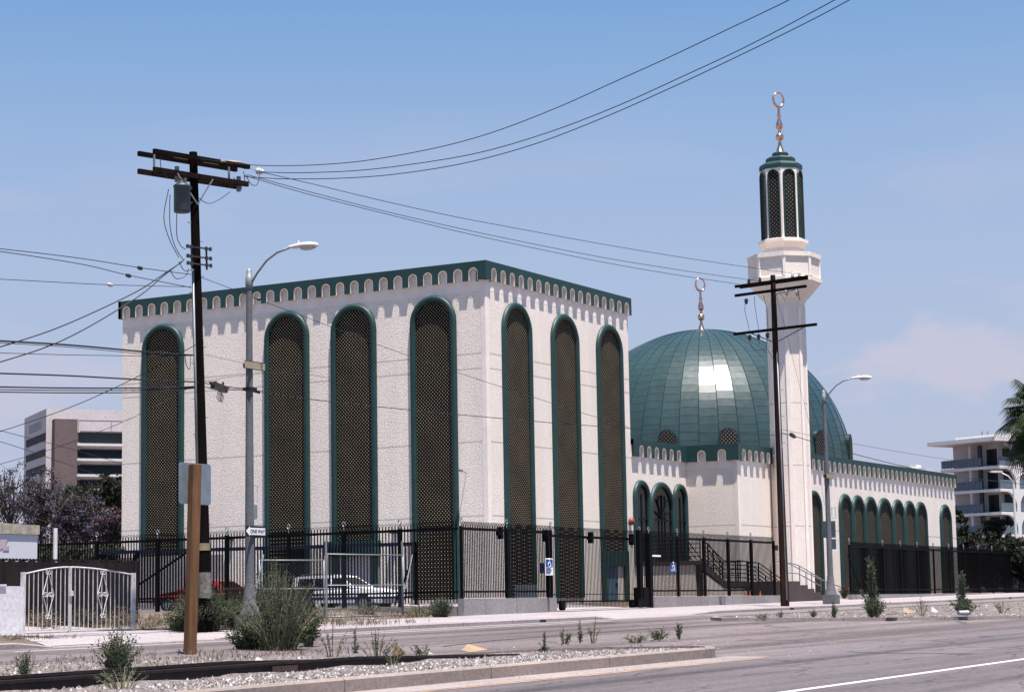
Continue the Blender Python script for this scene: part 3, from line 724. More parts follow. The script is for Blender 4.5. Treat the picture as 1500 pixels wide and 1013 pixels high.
# (a) along the sidewalk left of the gate, (b) right of the gate
f1 = thing('iron_fence', 'black iron picket fence on a low concrete wall left of the rolling gate', 'fence', (XF, 40, 1.3), 'iron fences round the mosque')
iron_fence(f1, (XF, 40), (72.75, 40), [.0, 3.36, 6.85], pk=.0165)
b = MB(); b.box((XF-.1, 39.86, .9), (72.8, 40.14, 1.90)); part('concrete_wall', b, M['concrete'], f1)
f2 = thing('iron_fence', 'black iron picket fence on a low concrete wall before the entrance stairs', 'fence', (81, 40, 1.3), 'iron fences round the mosque')
iron_fence(f2, (80.6, 40), (95.4, 40), [.0, .87, 3.77, 6.6, 9.28, 12.0, 14.8], sp=.135, pk=.014)
for q, (a, c) in enumerate(((81.5, 84.3), (84.34, 87.1), (87.14, 89.9), (89.94, 92.5), (92.54, 95.9))):
    b = MB(); b.box((a, 39.86, .9), (c, 40.14, 1.90)); part('concrete_wall', b, M['concrete'], f2)
m = MB(); m.cyl((95.6, 39.95, 4.15), (95.6, 39.95, 4.35), .07); m.box((95.4, 39.9, 4.1), (95.75, 40.0, 4.35)); part('latch_box', m, M['black'], f2)
f3 = thing('iron_fence', 'long dense black iron fence in front of the hall windows and beyond', 'fence', (105.8, 40, 1.6), 'iron fences round the mosque')
iron_fence(f3, (105.8, 40), (185, 40), [.0]+[5.2+2.9*i for i in range(28)], sp=.124, curls=False, pk=.0135, post_lo=1.7)
m = MB()
for i in range(636): p = V((105.86+.124*i, 40, 4.66)); curl(m, p, .045, (1,0,0))
part('curl_top', m, M['black_iron'], f3)
m = MB(); m.box((105.6, 39.88, 1.2), (185.2, 40.12, 1.90)); part('concrete_base', m, M['concrete'], f3)
m = MB(); m.box((106.2, 40.05, 1.95), (129.5, 40.058, 4.42)); m.box((133, 40.05, 1.95), (185, 40.058, 4.42))
# open mesh lining: thin vertical wires behind the pickets
ml = MB()
for i in range(1250):
    x = 107.5+.062*i
    if 119.3 < x < 126.2: continue
    ml.obox((x, 40.06, 3.2), (.0115 if x > 130 else .011,0,0), (0,.002,0), (0,0,1.25))
part('mesh_lining', ml, M['mesh_dark'], f3)
m = MB(); m.beam((106.6, 39.6, 1.75), (105.3, 39.9, 4.0), .05, .05); part('brace', m, M['black_iron'], f3)
# parking side fence running back from the corner, with its curb
f4 = thing('iron_fence', 'black iron picket fence running back from the corner post along the parking lot', 'fence', (XF, 50, 1.4), 'iron fences round the mosque')
iron_fence(f4, (XF, 40.15), (XF, 70), [2.55, 5.1, 7.7, 10.7, 14.2, 17.4, 20.7, 24.6], zp0=1.75, sp=.14, post_lo=1.3, pw=.14, pk=.0165)
m = MB(); m.box((XF-.12, 40.2, .9), (XF+.12, 66, 1.62)); part('concrete_curb', m, M['concrete'], f4)
f5 = thing('rolled_back_gate', 'second black picket gate with a dark blue top bar, parked behind the parking lot fence', 'gate', (67.3, 50, 1.6))
XG = 67.3
m = MB(); m.beam((XG, 42.9, 4.02), (XG, 58.6, 4.12), .10, .14); m.beam((XG, 42.9, 2.0), (XG, 58.6, 2.05), .08, .09); part('gate_bar', m, plain('dark blue gate bar', (.012,.017,.045), .5), f5)
m = MB()
for i in range(105):
    y = 42.95+.15*i; m.obox((XG, y, 3.05), (.016,0,0), (0,.016,0), (0,0,1.02))
part('picket_panel', m, M['black_iron'], f5)
for nm_, p_, q_, w_ in (('gate_post', (XG, 42.95, 1.7), (XG, 42.95, 4.1), .1), ('brace', (XG-.08, 43.9, 1.7), (XG-.08, 42.8, 4.0), .06), ('brace', (XG-.08, 54, 4.0), (XG-.08, 58, 2.0), .07), ('brace', (XG-.2, 56.5, 4.1), (XG-.2, 57.3, 1.6), .12)):
    m = MB(); m.beam(p_, q_, w_, w_, up=V((1,0,0)) if nm_ == 'gate_post' else V((0,0,1))); part(nm_, m, M['black_iron'], f5)
# rolling gate across the driveway
f6 = thing('rolling_gate', 'black picket rolling gate closed across the pale driveway', 'gate', (76.7, 40.2, 1.4))
iron_fence(f6, (72.95, 40.22), (80.55, 40.22), [], zt=4.36, zb=1.74, zp0=1.50, ext=.28, pk=.0125)
m = MB(); m.beam((73, 40.22, 2.02), (80.5, 40.22, 2.02), .03, .03); part('rail', m, M['black_iron'], f6)
for x in (73.9, 80.2):
    m = MB(); m.cyl((x, 40.12, 1.52), (x, 40.32, 1.52), .13, n=14); m.box((x-.2, 40.16, 1.5), (x+.2, 40.28, 1.78)); part('wheel', m, M['black_iron'], f6)
for x, z in ((68.7, 4.36), (72.3, 4.33), (76.1, 4.33), (79.9, 4.33)):
    m = MB(); m.box((x-.08, 39.92, z-.22), (x+.08, 40.12, z+.24)); m.box((x-.20, 39.94, z-.08), (x+.0801, 40.1, z+.06)); part('roller_bracket', m, M['black_iron'], f6 if x > 73 else f1)
m = MB(); m.box((80.67, 39.9, 1.45), (81.27, 40.4, 2.3)); m.box((80.15, 39.9, 1.45), (80.669, 39.92, 1.8))
mo = solo('gate_motor', m, M['black_iron'], 'black boxed gate motor at the right end of the rolling gate', 'motor')
m = MB(); m.box((80.45, 39.93, 1.4), (80.66, 40.12, 4.75)); solo('gate_post', m, M['black_iron'], 'thick black gate post left of the gate motor', 'post')
m = MB(); m.box((81.28, 39.86, 1.4), (81.52, 40.12, 4.62)); solo('gate_post', m, M['black_iron'], 'thick black gate post right of the gate motor', 'post')
# signs by the gate
def lines(mb, x0, x1, z0, z1, y, n, mi, flip=0):
    random.seed(int(x0*10))
    for i in range(n):
        z = z1-(z1-z0)*(i+.5)/n; h = (z1-z0)/n*.28
        mb.box((x0, y, z-h), (x0+(x1-x0)*random.uniform(.6, 1), y-.004, z+h), mi)
def wheelchair(mb, cx, cz, s, y, mi):
    mb.sphere((cx-.05*s, y, cz+.38*s), .09*s, 8, 4, mi, 1)
    mb.beam((cx-.05*s, y, cz+.28*s), (cx-.02*s, y, cz-.02*s), .03, .08*s, mi, V((1,0,0)))
    mb.beam((cx-.02*s, y, cz-.02*s), (cx+.2*s, y, cz-.04*s), .03, .07*s, mi); mb.beam((cx+.2*s, y, cz-.04*s), (cx+.3*s, y, cz-.32*s), .03, .07*s, mi)
    mb.beam((cx-.04*s, y, cz+.14*s), (cx+.16*s, y, cz+.13*s), .03, .06*s, mi)
    pts = [(cx-.02*s+.24*s*cos(a), y, cz-.16*s+.24*s*sin(a)) for a in [radians(k) for k in range(110, 371, 20)]]; mb.tube(pts, .028*s, 4, mi)
def sign(x0, x1, z0, z1, y, label, kind, grp=None, post=None):
    o = thing('sign', label, 'sign', ((x0+x1)/2, y, z0), grp)
    m = MB(); m.box((x0, y, z0), (x1, y+.012, z1)); part('panel', m, M['sign_white'] if kind == 'white' else M['sign_blue'], o)
    if kind == 'white':
        m = MB(); h = z1-z0; m.box((x0+.03, y-.004, z0+h*.48), (x1-.03, y-.0005, z1-.04)); q = part('blue_field', m, M['sign_blue'], o)
        m = MB(); wheelchair(m, (x0+x1)/2, z0+h*.72, (x1-x0)*.62, y-.012, 0); part('emblem', m, M['sign_white'], o)
        m = MB(); lines(m, x0+.04, x1-.04, z0+.05, z0+h*.45, y-.001, 7, 0); part('lettering', m, M['sign_blue'], o)
    else:
        m = MB(); h = z1-z0; wheelchair(m, (x0+x1)/2, z0+h*.70, (x1-x0)*.62, y-.012, 0); part('emblem', m, M['sign_white'], o)
        m = MB(); lines(m, x0+.06, x1-.06, z0+.06, z0+h*.34, y-.001, 3, 0); part('lettering', m, M['sign_white'], o)
    if post:
        m = MB(); m.obox((post, y+.09, (post_z0+z1+.9)/2), (.06,0,0), (0,.06,0), (0,0,(z1+.9-post_z0)/2)); part('post', m, M['black_iron'], o)
    return o
post_z0 = 1.9
p0 = onY(796, 817, 39.8); p1 = onY(807, 842, 39.8)
sign(p0.x, p1.x+.05, p1.z, p0.z, 39.72, 'white notice with a blue wheelchair emblem on the post left of the rolling gate', 'white', post=(p0.x+p1.x)/2+.12)
p0 = onY(791, 824, 40.3); p1 = onY(797, 839, 40.3)
sign(p0.x, p1.x, p1.z, p0.z, 40.3, 'small blue sign half hidden behind the white notice', 'blue')
p0 = onY(982, 824, 39.93); p1 = onY(991, 838, 39.93)
sign(p0.x, p1.x, p1.z, p0.z, 39.93, 'blue wheelchair sign hung on the fence before the entrance', 'blue')
p0 = onY(955, 812, 39.9); p1 = onY(968, 815, 39.9)
m = MB(); m.box((p0.x, 39.9, p1.z), (p1.x, 39.93, p0.z)); solo('name_plate', m, M['sign_white'], 'tiny blank white plate on the fence left of the blue wheelchair sign', 'sign')
m = MB(); a = onY(770, 869, 44).x
m.box((a, 44, 1.75), (a+.95, 44.5, 2.5)); solo('utility_cabinet', m, M['alum'], 'low grey cabinet between the first and second street windows of the block', 'cabinet')
# ============================================================ STAIRS
def railset(root, pts, bars=5, h=1.02, mat='black_iron', post_every=1.3, r=.022):
    m = MB(); pts = [V(p) for p in pts]
    for k in range(bars):
        z = h*(k+1)/bars; m.tube([p+V((0,0,z)) for p in pts], r if k < bars-1 else r*1.3, 5)
    for p, q in zip(pts, pts[1:]):
        n = max(1, int((q-p).length/post_every))
        for i in range(n+1): c = p+(q-p)*i/n; m.cyl(c, c+V((0,0,h)), r*1.3, n=5)
    return part('handrail', m, M[mat], root)
est = thing('entrance_stairs', 'dark entrance stairs with barred handrails behind the fence right of the gate', 'stairs', (92, 43, 1.6))
ZL, ZM = 3.63, 2.62
m = MB(); m.box((91.86, 42.3, ZL-.2), (92.0, 45.88, ZL)); m.box((92.0, 44.7, ZL-.22), (98.08, 45.88, ZL)); part('landing', m, M['step'], est)
m = MB(); m.box((91.92, 42.66, 1.2), (92.1, 45.85, ZL-.202)); m.prism([(91.92, 1.2), (91.92, 3.05), (94.4, 2.30), (97.0, 2.3), (99.4, 1.6), (99.4, 1.2)], (0,42.23,0), (1,0,0), (0,0,1), (0,.06,0)); part('side_wall', m, M['stucco_tower'], est)
m = MB()
for i in range(5): x = 92.0+i*.5; m.box((x, 42.32, 1.4), (x+.498, 44.0, ZL-(ZL-ZM)*(i+1)/5.5))
m.box((94.48, 42.32, 1.4), (97.3, 43.0, ZM-.003)); m.box((94.48, 43.002, 1.4), (98.08, 44.0, ZM))
for i in range(5): m.box((94.6, 44.002+i*.14, 1.4), (98.08, 44.142+i*.14, ZM+(ZL-ZM)*(i+1)/6))
for i in range(3): m.box((97.302+i*.75, 41.9, 1.2), (98.05+i*.75, 42.98, ZM-.2*(i+1)))
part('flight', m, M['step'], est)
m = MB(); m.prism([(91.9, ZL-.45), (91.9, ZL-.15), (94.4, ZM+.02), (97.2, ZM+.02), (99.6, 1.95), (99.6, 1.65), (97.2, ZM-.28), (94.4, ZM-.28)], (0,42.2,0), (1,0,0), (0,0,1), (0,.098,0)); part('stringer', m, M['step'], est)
railset(est, [(91.9, 42.25, ZL), (94.4, 42.25, ZM), (97.2, 42.25, ZM), (99.6, 42.25, 1.9)])
railset(est, [(91.9, 43.9, ZL), (94.4, 43.9, ZM)]); railset(est, [(91.93, 42.4, ZL), (91.93, 45.7, ZL)])
railset(est, [(95.6, 43.0, ZM), (95.6, 43.9, ZM), (95.6, 44.7, ZL)], 3); railset(est, [(97.9, 42.9, ZM), (97.9, 43.9, ZM), (97.9, 44.7, ZL)], 3)
railset(est, [(94.6, 41.6, ZM), (97.2, 41.6, ZM-.1), (100.2, 41.6, 1.7)], 5)
for x, y, z in ((95.1, 41.2, 1.42), (95.9, 41.0, 1.43), (94.2, 41.1, 1.4)):
    o = thing('traffic_cone', {95.1: 'orange traffic cone inside the last fence bay, middle of the three', 95.9: 'orange traffic cone nearest the wooden utility pole', 94.2: 'orange traffic cone inside the fence, leftmost of the three'}[x], 'cone', (x, y, z), 'orange cones behind the fence')
    m = MB(); m.lathe([(.15, .03), (.14, .05), (.035, .70), (.02, .71)], (x, y, z), 14); part('cone_body', m, M['orange'], o)
    m = MB(); m.box((x-.19, y-.19, z), (x+.19, y+.19, z+.03)); part('cone_foot', m, M['orange'], o)
s2 = thing('side_steps', 'brown concrete steps with pipe handrails at the foot of the minaret', 'stairs', (100, 40.6, 1.5))
m = MB(); m.box((96.6, 40.2, 1.2), (99.2, 42.0, 2.60))
for i, (x0, x1) in enumerate(((99.202, 100.2), (100.202, 101.1), (101.102, 102.0), (102.002, 102.8), (102.802, 103.6))): m.box((x0, 40.2+.001*i, 1.2), (x1, 40.95-.001*i, 2.60-.19*(i+1)))
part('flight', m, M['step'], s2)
def pipe_rail(pts, posts):
    m = MB(); m.tube(pts, .028, 6)
    for (x, y, z0, z1) in posts: m.cyl((x, y, z0), (x, y, z1), .026, n=6)
    part('handrail', m, M['galv'], s2)
pipe_rail([(97.2, 40.3, 2.6), (97.2, 40.3, 3.5), (98.2, 40.3, 3.52), (99.3, 40.3, 3.40), (102.3, 40.3, 2.75), (102.3, 40.3, 2.1)], [(99.4, 40.3, 2.5, 3.4), (101, 40.3, 2.2, 3.0)])
pipe_rail([(97.0, 40.85, 2.6), (97.0, 40.85, 3.62), (98.6, 40.85, 3.65), (103.4, 40.85, 2.75), (106.8, 40.9, 2.3)], [(101.6, 40.85, 2.1, 3.05), (104.5, 40.85, 1.6, 2.6)])
pipe_rail([(97.2, 40.3, 3.05), (99.3, 40.3, 2.98), (102.3, 40.3, 2.35)], [])
# pink flowers by the hall foot
# ============================================================ POLES AND LAMPS
def gnd(X, Y): return G(X, Y)+(.13 if 35 < Y < 40 else 0)
def lamp(X, Y, label, ztop, zc0=None):
    z = gnd(X, Y)-.02; o = thing('street_lamp', label, 'street lamp', (X, Y, z), 'cobra head street lamps')
    m = MB(); m.lathe([(.145, .5), (.14, 1.0), (.135, 2), (.085, ztop-z-.45)], (X, Y, z), 16); part('pole', m, M['pole_grey'], o)
    m = MB(); m.lathe([(.30, .44), (.28, .55), (.20, .80), (.165, 1.15), (.15, 1.35)], (X, Y, z), 16); m.box((X-.31, Y-.31, z), (X+.31, Y+.31, z+.46)); part('base', m, M['pole_grey'], o)
    m = MB(); m.lathe([(.09, -.5), (.11, -.47), (.11, -.15), (.09, -.13), (.085, .02), (.05, .08), (.01, .10)], (X, Y, ztop), 14); part('pole_cap', m, M['galv'], o)
    m = MB(); m.tube([(X, Y-.08, ztop-.35), (X, Y-.28, ztop-.08), (X, Y-.62, ztop+.26), (X, Y-1.0, ztop+.46), (X, Y-1.45, ztop+.56)], .032, 8); part('arm', m, M['galv'], o)
    m = MB(); secs = [(0, .05, .05, 0), (.10, .07, .06, 0), (.3, .12, .085, .0), (.55, .165, .10, 0), (.8, .17, .095, -.01), (.97, .12, .07, -.02), (1.04, .03, .02, -.03)]
    vs = []; K = 12
    for s, w_, h, dz in secs:
        for k in range(K): a = 2*pi*k/K; vs.append((X+w_*cos(a), Y-1.40-s, ztop+.56+dz+h*sin(a)*(1 if sin(a) > 0 else .65)))
    m.add(vs, [(i*K+k, i*K+(k+1)%K, (i+1)*K+(k+1)%K, (i+1)*K+k) for i in range(len(secs)-1) for k in range(K)]+[tuple(range(K)), tuple(range(len(vs)-K, len(vs)))], 0, True)
    m.cyl((X, Y-1.75, ztop+.63), (X, Y-1.75, ztop+.72), .04, n=8)
    h = part('lamp_head', m, M['lamp_white'], o)
    m = MB(); m.sphere((X, Y-2.08, ztop+.50), .15, 12, 6, sz=.55); vs2 = m.v; m.v = [(v[0], (v[1]-(Y-2.08))*1.9+Y-2.08, v[2]) for v in vs2]; part('lens', m, M['lens'], h)
    return o
L1 = lamp(47.63, 36, 'grey street lamp at left with an arrow sign, in front of the tall block', 11.30)
L2 = lamp(92.6, 36, 'grey street lamp at right, in front of the dome and hall', 11.43)
# thin clamps and boxes on lamp poles
def clampbox(root, X, Y, z, dx, w_, h, mat='alum', name='small_box', frame=False):
    m = MB()
    if frame:
        for a, b_ in (((dx,z),(dx,z+h)), ((dx+w_,z),(dx+w_,z+h)), ((dx,z),(dx+w_,z)), ((dx,z+h),(dx+w_,z+h))): m.beam((X+a[0]*.8, Y-a[0]*.6, a[1]), (X+b_[0]*.8, Y-b_[0]*.6, b_[1]), .03, .03, up=V((.3,.9,.1)))
    else: m.obox((X+(dx+w_/2)*.5, Y-(dx+w_/2)*.86, z+h/2), (w_/2*.5, -w_/2*.86, 0), (.03,.02,0), (0,0,h/2))
    part(name, m, M[mat], root)
clampbox(L1, 47.63, 36, onX(366, 733, 47.63).z, .12, .12, .45, 'white_iron', 'bracket', True)
clampbox(L1, 47.63, 36, onX(366, 760, 47.63).z, .10, .12, .40, 'alum', 'small_box')
z_ = onX(1215, 787, 92.6).z
clampbox(L2, 92.6, 36, z_, -.30, .62, .78, 'transformer', 'signal_box'); clampbox(L2, 92.6, 36, onX(1215, 804, 92.6).z, .10, .22, .48, 'transformer', 'small_box')
clampbox(L2, 92.6, 36, onX(1215, 758, 92.6).z, .22, .18, .50, 'white_iron', 'bracket', True)
def board(name, X, Y, z, L, h, label, mat='sign_tan'):
    m = MB(); m.box((X-L*.42, Y-.15, z-h/2), (X+L*.58, Y-.135, z+h/2), 0); m.box((X-L*.42, Y-.15, z+h/2), (X+L*.58, Y-.125, z+h/2+.02), 1); m.box((X-L*.42, Y-.15, z-h/2-.02), (X+L*.58, Y-.125, z-h/2), 1)
    m.box((X-.13, Y-.134, z-.06), (X+.13, Y+.13, z+.06), 1)
    solo(name, m, [M[mat], M['black']], label, 'sign')
board('street_sign', 47.63, 36, onX(372, 535, 47.63).z, .95, .20, 'weathered tan street name board clamped high on the left street lamp')
board('street_sign', 92.6, 36, onX(1208, 697, 92.6).z, .9, .22, 'weathered tan street name board clamped on the right street lamp')
# arrow sign
zc = onX(366, 778, 47.63).z; X0, Yp = 47.63, 35.83
ow = thing('one_way_sign', 'black and white ONE WAY arrow sign on the left street lamp', 'sign', (X0, Yp, zc))
m = MB(); m.box((X0-.40, Yp, zc-.155), (X0+.56, Yp+.01, zc+.155)); part('panel', m, M['black'], ow)
m = MB(); arrow = [(-.39, 0), (-.22, .135), (-.22, .10), (.50, .10), (.50, -.10), (-.22, -.10), (-.22, -.135)]
m.prism(arrow, (X0, Yp-.006, zc), (1,0,0), (0,0,1), (0,.004,0)); part('arrow', m, M['sign_white'], ow)
def text(s, size, loc, rot, mat, parent, name='lettering', bold=.002):
    cu = bpy.data.curves.new('txt', 'FONT'); cu.body = s; cu.size = size; cu.align_x = 'CENTER'; cu.align_y = 'CENTER'; cu.extrude = .002; cu.offset = bold
    t = bpy.data.objects.new('txt', cu); S.collection.objects.link(t); bpy.context.view_layer.update()
    me = bpy.data.meshes.new_from_object(t.evaluated_get(bpy.context.evaluated_depsgraph_get())); bpy.data.objects.remove(t)
    me.materials.clear(); me.materials.append(mat); o = bpy.data.objects.new(name, me); C.objects.link(o)
    o.parent = parent; o.location = V(loc)-parent_loc(parent); o.rotation_euler = rot; return o
text('ONE WAY', .145, (X0+.14, Yp-.009, zc-.002), (pi/2, 0, 0), M['black'], ow)

# ---- utility poles
pb = V((46.28, 36.5, 1.05)); pt = onY(283, 223, 36.5)
up = thing('utility_pole', 'dark wooden utility pole with a transformer and double crossarms at left', 'utility pole', pb, 'wooden utility poles')
m = MB(); m.cyl(pb, pt, .185, .115, 14); part('pole', m, M['pole_wood'], up)
def at_pole(py, p0=pb, p1=pt, x=None):   # point of the pole at picture row py
    best = None
    for k in range(401):
        q = p0+(p1-p0)*k/400; d = q-EYE; zz = d.dot(Fw); y = 506.5-FPX*d.dot(Up)/zz
        if best is None or abs(y-py) < best[0]: best = (abs(y-py), q)
    return best[1]
m = MB(); q0, q1 = at_pole(875), at_pole(838); m.cyl(q0, q1, .20, .181, 12); part('cement_collar', m, M['concrete_patch'], up)
m = MB(); q = at_pole(800); m.cyl(q-V((0,0,.1)), q+V((0,0,.1)), .185, .185, 12); part('yellow_tag', m, M['yellow_tag'], up)
AZ = radians(-16); ad = V((cos(AZ), sin(AZ), 0)); an = V((-ad.y, ad.x, 0))
def arm(root, mat, pp, dirv, l0, l1, w_, h, off):
    m = MB(); n_ = V((-dirv.y, dirv.x, 0)); m.beam(pp+dirv*l0+n_*off, pp+dirv*l1+n_*off, w_, h); return part('crossarm', m, M[mat], root)
def upx(px, py, p, az): return onV(px, py, p, az)
def arm_px(root, mat, A_, B_, p, az, off, h=.12, w_=.10):
    a, b = onV(*A_, p, az), onV(*B_, p, az); n_ = V((-sin(az), cos(az), 0)); m = MB(); zm = (a.z+b.z)/2; a.z = b.z = zm
    m.beam(a+n_*off, b+n_*off, w_, h); part('crossarm', m, M[mat], root); return a, b
pm = at_pole(236)
a1, b1 = arm_px(up, 'pole_wood', (208, 221), (352, 249), pm, AZ, .18, .13)
a1b, b1b = arm_px(up, 'pole_wood', (219, 220), (359, 249), pm, AZ, -.20, .13)
a2, b2 = arm_px(up, 'arm_wood', (208, 246), (352, 275), pm, AZ, .18, .14)
a2b, b2b = arm_px(up, 'arm_wood', (219, 246), (357, 275), pm, AZ, -.20, .14)
m = MB()
for t in (.12, .88): c = a1+(b1-a1)*t; m.obox((c.x, c.y, (a1.z+a2.z)/2), ad*.025, an*.02, V((0,0,abs(a1.z-a2.z)/2)))
for t in (.30, .66): c = a2+(b2-a2)*t; m.beam(c-an*.25, at_pole(300)-an*.15, .02, .04)
part('brace', m, M['galv'], up)
ins = []
def insulator(root, p, d=V((0,0,1)), mat='porcelain', s=1):
    m = MB(); p = V(p); d = V(d).normalized(); pr = [(.02, 0), (.05, .02), (.085, .05), (.05, .08), (.08, .11), (.045, .14), (.06, .17), (.03, .2)]
    for (r0, z0), (r1, z1) in zip(pr, pr[1:]): m.cyl(p+d*z0*s, p+d*z1*s, r0*s, r1*s, 10, cap=False)
    part('insulator', m, M[mat], root); return p+d*.2*s
for t, dn in ((.22, -an), (.72, -an), (.97, ad)): insulator(up, a1b+(b1b-a1b)*t-an*.05+V((0,0,.02)), dn, 'insul_dark', .85)
i1 = onV(380, 251, pm, AZ); insulator(up, onV(375, 250, pm, AZ), ad, 'porcelain', 1.25)
m = MB(); m.tube([b1+V((-.9,0,.05)), b1+V((-.1,0,.16))+ad*.1], .05, 6); m.tube([b1+ad*.1+V((0,0,.1)), onV(375, 250, pm, AZ)], .012, 4); part('fuse_holder', m, M['sign_tan'], up)
for c in (.27, .93):
    p = a2b+(b2b-a2b)*c-an*.06; m = MB(); m.cyl(p+V((0,0,-.22)), p+V((0,0,.22)), .065, n=8); m.cyl(p+V((0,0,.0))-an*.08, p+V((0,0,-.18))-an*.08, .05, n=8); part('cutout', m, M['galv'], up)
for t in (.3, .62):
    m = MB(); p = a1b+(b1b-a1b)*t-an*.056; m.obox(p, ad*.26, an*.004, V((0,0,.05))); part('yellow_tag', m, M['yellow_tag'], up)
# transformer
tc = onV(263, 312, pm, AZ)-an*.12; tt = onV(263, 272, pm, AZ)-an*.12
tr = MB(); H = tt.z-tc.z; tr.lathe([(.10, 0), (.22, 0), (.235, .05), (.235, H-.08), (.25, H-.06), (.25, H-.02), (.16, H+.04), (.02, H+.06)], tc, 18)
tf = part('transformer', tr, M['transformer'], up)
m = MB(); m.beam(tc+V((0,0,H*.25)), at_pole(295), .05, .06); m.beam(tc+V((0,0,H*.8)), at_pole(275), .05, .06); part('bracket', m, M['galv'], tf)
m = MB()
for dx in (-.1, .1): m.lathe([(.03, 0), (.06, .05), (.03, .1), (.055, .15), (.02, .22)], tt+ad*dx+V((0,0,.03)), 8)
part('bushing', m, M['porcelain'], tf)
# secondary rack, steps, conduit
m = MB(); 
for py in (364, 378, 389):
    q = at_pole(py); m.beam(q-ad*.42-an*.2, q+ad*.36-an*.2, .035, .04); 
    for s in (-.42, -.3, .22, .36): m.cyl(q+ad*s-an*.2+V((0,0,-.05)), q+ad*s-an*.2+V((0,0,.05)), .045, n=8)
m.beam(at_pole(362)+ad*.22-an*.2, at_pole(395)+ad*.22-an*.2, .04, .04, up=V((1,0,0))); m.beam(at_pole(362)-ad*.3-an*.2, at_pole(395)-ad*.3-an*.2, .03, .03, up=V((1,0,0)))
part('secondary_rack', m, M['insul_dark'], up)
for k in range(18):
    m = MB(); q = pb+(pt-pb)*(.22+.037*k); s = -1 if k % 2 else 1; m.cyl(q, q+ad*s*.26, .012, n=5); part('climbing_step', m, M['galv'], up)
m = MB(); q0, q1 = at_pole(760), at_pole(395); m.tube([q0-ad*.20-an*.08, q1-ad*.17-an*.08], .03, 8); part('conduit', m, M['galv'], up)
def droop(p, q, dz, n=10, side=V((0,0,0))):
    p, q = V(p), V(q); return [p+(q-p)*i/n+V((0,0,-4*dz*(i/n)*(1-i/n)))+side*4*(i/n)*(1-i/n) for i in range(n+1)]
m = MB()
for pxs in ([(247, 277), (240, 318), (248, 350), (262, 377)], [(249, 285), (249, 330), (256, 360), (268, 380)], [(259, 312), (259, 345), (265, 360), (272, 365)], [(291, 290), (305, 298), (320, 293), (337, 281)],
            [(235, 230), (236, 245), (246, 262)], [(342, 260), (350, 269), (358, 268), (357, 251)], [(360, 256), (368, 270), (377, 270), (380, 256)], [(249, 395), (258, 408), (272, 404), (276, 393)], [(262, 383), (270, 396), (281, 395)], [(271, 520), (273, 535), (278, 540), (279, 522)]):
    P_ = [onV(x, y, pm-an*.25, AZ) for x, y in pxs]; out = []
    for i in range(len(P_)-1):
        a = P_[max(i-1,0)]; b = P_[i]; c = P_[i+1]; d = P_[min(i+2, len(P_)-1)]
        for k in range(5): t = k/5; out.append(.5*((2*b)+(c-a)*t+(2*a-5*b+4*c-d)*t*t+(3*b-a-3*c+d)*t**3))
    out.append(P_[-1]); m.tube(out, .011, 4)
part('jumper_wire', m, M['wire'], up)
# right pole
rb_ = V((86.95, 36, 1.38)); rt_ = onY(1132, 403, 36)
rp = thing('utility_pole', 'brown wooden utility pole with three crossarms in front of the minaret', 'utility pole', rb_, 'wooden utility poles')
m = MB(); m.cyl(rb_, rt_, .20, .115, 14); part('pole', m, M['pole_wood_red'], rp)
RZ = radians(79); rm = at_pole(415, rb_, rt_); rd = V((cos(RZ), sin(RZ), 0)); rn = V((-rd.y, rd.x, 0))
for A_, B_, off in (((1080, 419), (1186, 407), .17), ((1081, 419), (1180, 408), -.17), ((1080, 434), (1184, 419), .17), ((1078, 490), (1199, 475), .16)):
    arm_px(rp, 'pole_wood', A_, B_, rm, RZ, off, .12)
m = MB(); qa = onV(1180, 478, rm, RZ); qb = onV(1098, 487, rm, RZ); qc = at_pole(502, rb_, rt_); m.beam(qa, qc, .03, .05); m.beam(qb, qc, .03, .05); m.beam(onV(1165, 424, rm, RZ), at_pole(432, rb_, rt_), .03, .04); part('brace', m, M['galv'], rp)
for px, py in ((1097, 412), (1113, 410), (1161, 404), (1171, 403)): insulator(rp, onV(px, py+3, rm, RZ), (0,0,1), 'insul_dark' if px < 1150 else 'porcelain', 1.1)
for px, py in ((1093, 437), (1152, 424), (1168, 425), (1098, 490), (1111, 489), (1124, 487)): insulator(rp, onV(px, py, rm+V((-.15,0,0)), RZ), (0,0,-1), 'insul_dark' if px not in (1152, 1168) else 'porcelain', 1.3)
m = MB()
for pxs in ([(1092, 437), (1091, 455), (1097, 480), (1098, 500), (1104, 512), (1125, 512), (1132, 525)], [(1105, 434), (1106, 450), (1111, 480), (1112, 505)], [(1118, 432), (1123, 450), (1125, 480), (1122, 512)], [(1140, 424), (1150, 440), (1155, 428)], [(1168, 422), (1172, 440), (1166, 430)]):
    P_ = [onV(x, y, rm-rn*(-.22), RZ) for x, y in pxs]; m.tube(P_, .012, 4)
part('jumper_wire', m, M['wire'], rp)
m = MB(); m.tube([at_pole(878, rb_, rt_)+V((-.16,-.17,0)), at_pole(515, rb_, rt_)+V((-.11,-.12,0))], .035, 8); part('conduit', m, M['galv'], rp)
for k in range(16):
    m = MB(); q = rb_+(rt_-rb_)*(.25+.04*k); s = -1 if k % 2 else 1; m.cyl(q, q+V((.6,-.7,0))*s*.33, .012, n=5); part('climbing_step', m, M['galv'], rp)
m = MB(); q = onY(1140, 654, 36); m.lathe([(.05,-.1), (.07, 0), (.05, .2)], q+V((.1,-.1,0)), 8); part('insulator', m, M['porcelain'], rp)

